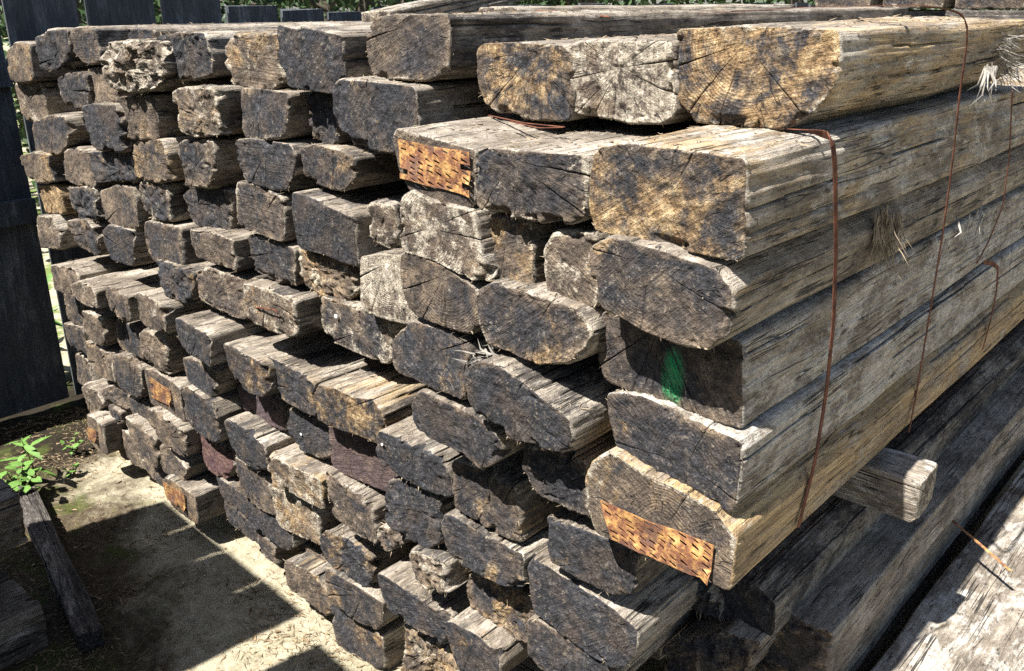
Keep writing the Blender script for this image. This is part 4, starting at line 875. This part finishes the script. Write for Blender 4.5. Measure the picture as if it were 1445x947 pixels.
tag(fence, 'dark stained vertical board fence behind and left of the stack', 'fence')
YG = float(on_x(62, 350, XF)[1])
boards = [(.20, .56, 1.95), (.565, .93, 1.93), (.935, YG - .018, 1.96), (YG + .018, 1.80, 1.85), (1.845, 2.145, 1.82), (2.185, 2.485, 1.755), (2.52, 2.80, 1.722), (2.83, 3.085, 1.703), (3.12, 3.39, 1.69)]
y = 3.42; kk = 0
while y < 9.5:
    boards.append((y, y + .27, 1.715 + .012 * math.sin(kk * 2.3))); y += .30 if kk % 4 else .33; kk += 1
for k, (y0, y1, zt) in enumerate(boards):
    b = MB(); b.box((XF - .012, y0, .02), (XF + .012, y1, zt), jit=.0025)
    b.build('board', FM, fence, (XF, y0, 0))
for zr in (.86, 1.42):
    for (ya, yb) in ((.2, YG - .02), (YG + .02, 9.4)):
        b = MB(); b.box((XF + .013, ya, zr), (XF + .055, yb, zr + .10), jit=.001); b.build('rail', FM, fence, (XF, ya, zr))
for yp in (1.62, 3.6, 5.6, 7.6):
    b = MB(); b.box((XF - .11, yp - .05, 0), (XF - .013, yp + .05, 1.60), jit=.002); b.build('post', FM, fence, (XF, yp, 0))

# ------------------------------------------------------------------ trees beyond the fence
def leaf_mat(name, a, b):
    m = Mat(name, 0.6, 0.3); m.b.inputs['Transmission Weight'].default_value = 0
    return m.done(m.ramp(m.noise(m.coords(), 6, 4), [(0.3, a), (0.7, b)]))
LEAF = leaf_mat('tree_leaf', (0.010, 0.024, 0.008), (0.040, 0.075, 0.020)); BARK = fibre_mat('bark', (0.05, 0.04, 0.03), (0.13, 0.11, 0.085))
def leaf_cloud(b, centers, n, spread, size, seed):
    R_ = np.random.default_rng(seed); c = centers[R_.integers(0, len(centers), n)] + R_.normal(0, 1, (n, 3)) * spread
    A = R_.normal(size=(n, 3)); A /= np.linalg.norm(A, axis=1)[:, None]; B = np.cross(A, R_.normal(size=(n, 3))); B /= np.linalg.norm(B, axis=1)[:, None]
    s = R_.uniform(.6, 1.3, n)[:, None] * size
    V = np.stack([c - A * s, c + B * s * .45, c + A * s, c - B * s * .45], 1).reshape(-1, 3)
    b.add(V, (np.arange(n) * 4)[:, None] + np.arange(4)[None])
def tree(x, y, h, rad, seed, label, z0=1.0):
    R_ = np.random.default_rng(seed)
    root = bpy.data.objects.new('broadleaf_tree', None); COL.objects.link(root); root.location = (x, y, 0)
    t = MB(); H = np.linspace(0, 1, 8)
    P = np.stack([x + .15 * np.sin(H * 3 + seed), y + .12 * np.cos(H * 4 + seed), H * h * .8], -1); t.tube(P, np.linspace(.16, .04, 8), 8)
    cs = []
    for i in range(26):
        k = R_.uniform(.15, 1); base = np.array([np.interp(k, H, P[:, q]) for q in range(3)])
        a = R_.uniform(0, 6.28); e = base + np.array([math.cos(a) * rad * R_.uniform(.4, 1), math.sin(a) * rad * R_.uniform(.4, 1), R_.uniform(-.2, .7)]); e[2] = max(e[2], z0)
        t.tube(np.stack([base, (base + e) / 2 + [0, 0, .12], e]), np.array([.035, .02, .008]), 5); cs += [e, base * .4 + e * .6]
    t.build('trunk', BARK, root, (x, y, 0), smooth=True)
    c = MB(); leaf_cloud(c, np.array(cs), 6500, rad * .17, .055, seed); c.build('crown', LEAF, root, (x, y, h * .5))
    return tag(root, label, 'tree')
tree(-7.2, 3.0, 4.6, 1.7, 11, 'leafy tree behind the near end of the fence', .3)
tree(-7.6, 6.2, 5.2, 2.0, 12, 'dark leafy tree behind the middle of the fence', .6)
tree(-7.4, 9.6, 5.0, 2.0, 13, 'dark leafy tree behind the slanting plank', .6)
tree(-6.4, 13.5, 6.0, 2.6, 14, 'distant dark tree behind the far fence', .8)
tree(-3.0, 15.0, 6.0, 2.8, 15, 'distant dark tree behind the back stack', .8)
tree(-9.5, 1.2, 4.6, 1.8, 16, 'leafy tree beyond the gap in the fence', .3)
tree(-10.5, 8.0, 6.0, 2.4, 17, 'tall tree further off behind the fence', .8)

wd = MB(); cc = np.stack([rng.uniform(-16, 8, 260), rng.uniform(17, 20, 260), rng.uniform(.2, 6.5, 260)], -1); leaf_cloud(wd, cc, 16000, .6, .16, 71)
cc = np.stack([rng.uniform(-17, -13.5, 200), rng.uniform(-2, 18, 200), rng.uniform(.2, 6.5, 200)], -1); leaf_cloud(wd, cc, 12000, .6, .16, 72)
tag(wd.build('far_woodland', LEAF), 'dark mass of woodland far behind the yard', 'woodland', kind='stuff')

# ------------------------------------------------------------------ stack standing further back, its ends over the top timbers
for k in range(9):
    x0 = -2.2 + k * .34
    for j in range(2):
        tag(sleeper(rect_pts(x0, x0 + .30, 1.71 + j * .2, 1.88 + j * .2, 420 + k + j * 20), 4.9 + .03 * ((k * 7) % 5), L=2.0, seed=420 + k + j * 20, col=(.5, .15, .5), size=44, fray=.1),
            '%s timber end from left in the %s row of the back stack' % (ORD[k + 1], ['lower', 'upper'][j]), 'timber', 'timbers of the stack further back')
for k in range(5):
    tag(sleeper(rect_pts(-2.2 + k * .62, -1.62 + k * .62, .05, 1.67, 470 + k), 5.15, L=1.2, seed=470 + k, col=(.8, .1, .1), size=40, fray=0), 'dark packed lower part of the back stack, %s from left' % ORD[k + 1], 'timber', 'packed lower part of the back stack')
bearer(.9, 5.0, 1.55, 1.70, 3.2, .14, 480, 'dark bearer under the upper rows of the back stack', (.8, .1, .1))

# ------------------------------------------------------------------ left foreground: low timbers, bar on the ground, weeds
BARM = (.9, .1, .35)
pA, pB = on_z(30, 690, .03), on_z(128, 905, .03)
o = sleeper(rect_pts(-.035, .035, -.03, .03, 490), 0, L=float(np.linalg.norm(pA - pB)), seed=490, col=BARM, size=60, pith=(0, 0), yaw=0, dense=.9, fray=.1)
o.location = Vector(pB); o.rotation_euler = (Vector(pA) - Vector(pB)).to_track_quat('Y', 'Z').to_euler()
tag(o, 'dark squared bar lying on the ground at left', 'bar')
def ytimber(xr, Yfar, z0, z1, w, label, seed, col):
    o = sleeper(rect_pts(0, w, z0, z1, seed) - np.array([w / 2, 0]), 0, L=1.6, seed=seed, col=col, size=110, pith=(0, (z0 + z1) / 2), yaw=0, dense=.8, fray=.2, rough=.9)
    o.location = (xr - w / 2, Yfar, (z0 + z1) / 2); o.rotation_euler[2] = math.pi
    return tag(o, label, 'timber')
ytimber(-2.53, .74, .28, .43, .26, 'smooth grey timber at the left edge, uppermost of the low pile', 501, (.4, .05, .5))
ytimber(-2.39, .585, .13, .27, .27, 'grained grey timber at the lower left corner under the smooth one', 502, (.5, .1, .45))
ytimber(-2.42, .70, -.005, .125, .28, 'dark timber at the bottom of the low pile at lower left', 503, (.8, .1, .2))

WEED = leaf_mat('weed_leaf', (0.055, 0.12, 0.022), (0.13, 0.24, 0.05)); STEM = fibre_mat('weed_stem', (0.07, 0.05, 0.03), (0.14, 0.12, 0.05))
def leaf_mesh(name, narrow):
    V = []; F = []
    n = 7
    for i in range(n):
        t = i / (n - 1); w = math.sin(math.pi * min(t ** .8, 1)) * narrow + .004
        V += [(-w, t, .18 * t * t * -1 + .05 * w), (0, t, -.18 * t * t - .04 * 0), (w, t, -.18 * t * t + .05 * w)]
    for i in range(n - 1):
        a = i * 3; F += [[a, a + 1, a + 4, a + 3], [a + 1, a + 2, a + 5, a + 4]]
    return mesh_from(name, np.array(V, float), np.array(F), [WEED])
LONG, ROUND = leaf_mesh('long_leaf', .12), leaf_mesh('round_leaf', .34)
def weed(base, h, nst, nl, mesh, ll, seed, label, spread=.25):
    R_ = np.random.default_rng(seed)
    root = bpy.data.objects.new('weed', None); COL.objects.link(root); root.location = base
    base = np.asarray(base)
    for s_ in range(nst):
        a = R_.uniform(0, 6.28); top = base + np.array([math.cos(a) * spread * h * R_.uniform(.2, 1.3), math.sin(a) * spread * h * R_.uniform(.2, 1.3), h * R_.uniform(.65, 1.05)])
        mid = (base + top) / 2 + np.array([0, 0, .08 * h])
        st = MB(); st.tube(np.stack([base, mid, top]), np.array([.0032, .0025, .0012]), 5); st.build('stem', STEM, root, tuple(base), smooth=True)
        for k in range(nl):
            t = (k + 1) / nl; p = (1 - t) ** 2 * base + 2 * t * (1 - t) * mid + t * t * top
            if t < .3: continue
            o = bpy.data.objects.new('leaf', mesh); COL.objects.link(o); o.parent = root; o.location = Vector(p - base)
            sc = ll * R_.uniform(.6, 1.15); o.scale = (sc, sc, sc)
            o.rotation_euler = (R_.uniform(-.25, .75), R_.uniform(-.3, .3), k * 2.4 + R_.uniform(-.4, .4) + s_)
    return tag(root, label, 'weed')
b1 = on_z(55, 682, 0); weed(tuple(b1), .24, 1, 18, LONG, .10, 31, 'tall weed with long narrow leaves by the fence')
b2 = on_z(30, 705, 0); weed(tuple(b2), .15, 8, 9, ROUND, .045, 32, 'leafy weed with round bright leaves beside the dark bar', .6)
b3 = on_z(104, 672, 0); weed(tuple(b3), .04, 3, 4, ROUND, .03, 33, 'tiny seedling on the sunlit ground', .7)
b4 = on_z(108, 640, 0); weed(tuple(b4), .08, 3, 6, ROUND, .03, 34, 'small shaded weed near the nail-plated corner timber', .5)
for k, (yy, xx) in enumerate([(1.36, -4.35), (1.5, -4.5), (1.42, -4.9)]):
    weed((xx, yy, 0), .5, 4, 9, LONG, .16, 40 + k, ['bright weed just beyond the fence gap', 'second bright weed beyond the fence gap', 'weed further beyond the fence gap'][k], .35)

# ------------------------------------------------------------------ tall stacks behind the photographer's left, known from their shadows on the ground
def shade_stack(cx_, cy_, rz, nx0, w, nz0, seed, label):
    root = bpy.data.objects.new('timber_stack', None); COL.objects.link(root); root.location = (cx_, cy_, 0)
    hz = .14
    src = None
    for i in range(nx0):
        for j in range(nz0):
            if src is None:
                b = MB(); b.box((0, 0, 0), (w - .004, 2.4, hz - .003), jit=.003); src = b.build('timber', FM)
                o = src
            else:
                o = src.copy(); COL.objects.link(o)
            o.parent = root; o.location = (-(i + 1) * w, -2.4 + .012 * ((i * 3 + j * 5) % 4), j * hz)
    root.rotation_euler[2] = rz
    return tag(root, label, 'timber stack')
HS = 2.24; k_ = HS / -LIGHT.z
dx, dy = LIGHT.x * k_, LIGHT.y * k_
shade_stack(-1.99 - dx, 1.24 - dy, -.10, 4, .236, 16, 1, 'tall timber stack left of the photographer, shading the ground')
shade_stack(-.55 - dx, 1.06 - dy, -.10, 5, .26, 16, 2, 'second tall timber stack shading the foreground, right of the narrow gap')

# ------------------------------------------------------------------ chips and slivers lying on the ledges the sky reaches
bpy.context.view_layer.update()
dg = bpy.context.evaluated_depsgraph_get()
cp, cd = [], []
for q in range(5200):
    d = Vector((rng.normal(.1, .15), rng.normal(.5, .15), -1)).normalized()
    tx, ty, tz = rng.uniform(-3.5, -.5), rng.uniform(1.0, 2.6) if q % 3 else rng.uniform(.98, 1.3), rng.uniform(.2, 1.7)
    org = Vector((tx, ty, tz)) - d * 2.0
    hit, loc, nor, *_r = scene.ray_cast(dg, org, d, distance=3.0)
    if hit and nor.z > .8 and .05 < loc.z < 1.75 and -3.6 < loc.x < -.45:
        a = rng.uniform(0, 6.28); cp.append(tuple(loc + Vector((0, 0, .001)))); v = Vector((math.cos(a), math.sin(a), rng.uniform(-.02, .2))).normalized(); cd.append(tuple(v))
cb = MB(); nn = len(cp)
cb.slivers(np.array(cp), np.array(cd), rng.uniform(.004, .022, nn), rng.uniform(.0005, .0018, nn))
tag(cb.build('wood_chips', FIBRE), 'wood chips and slivers scattered over the stacked timbers', 'wood chips', kind='stuff')
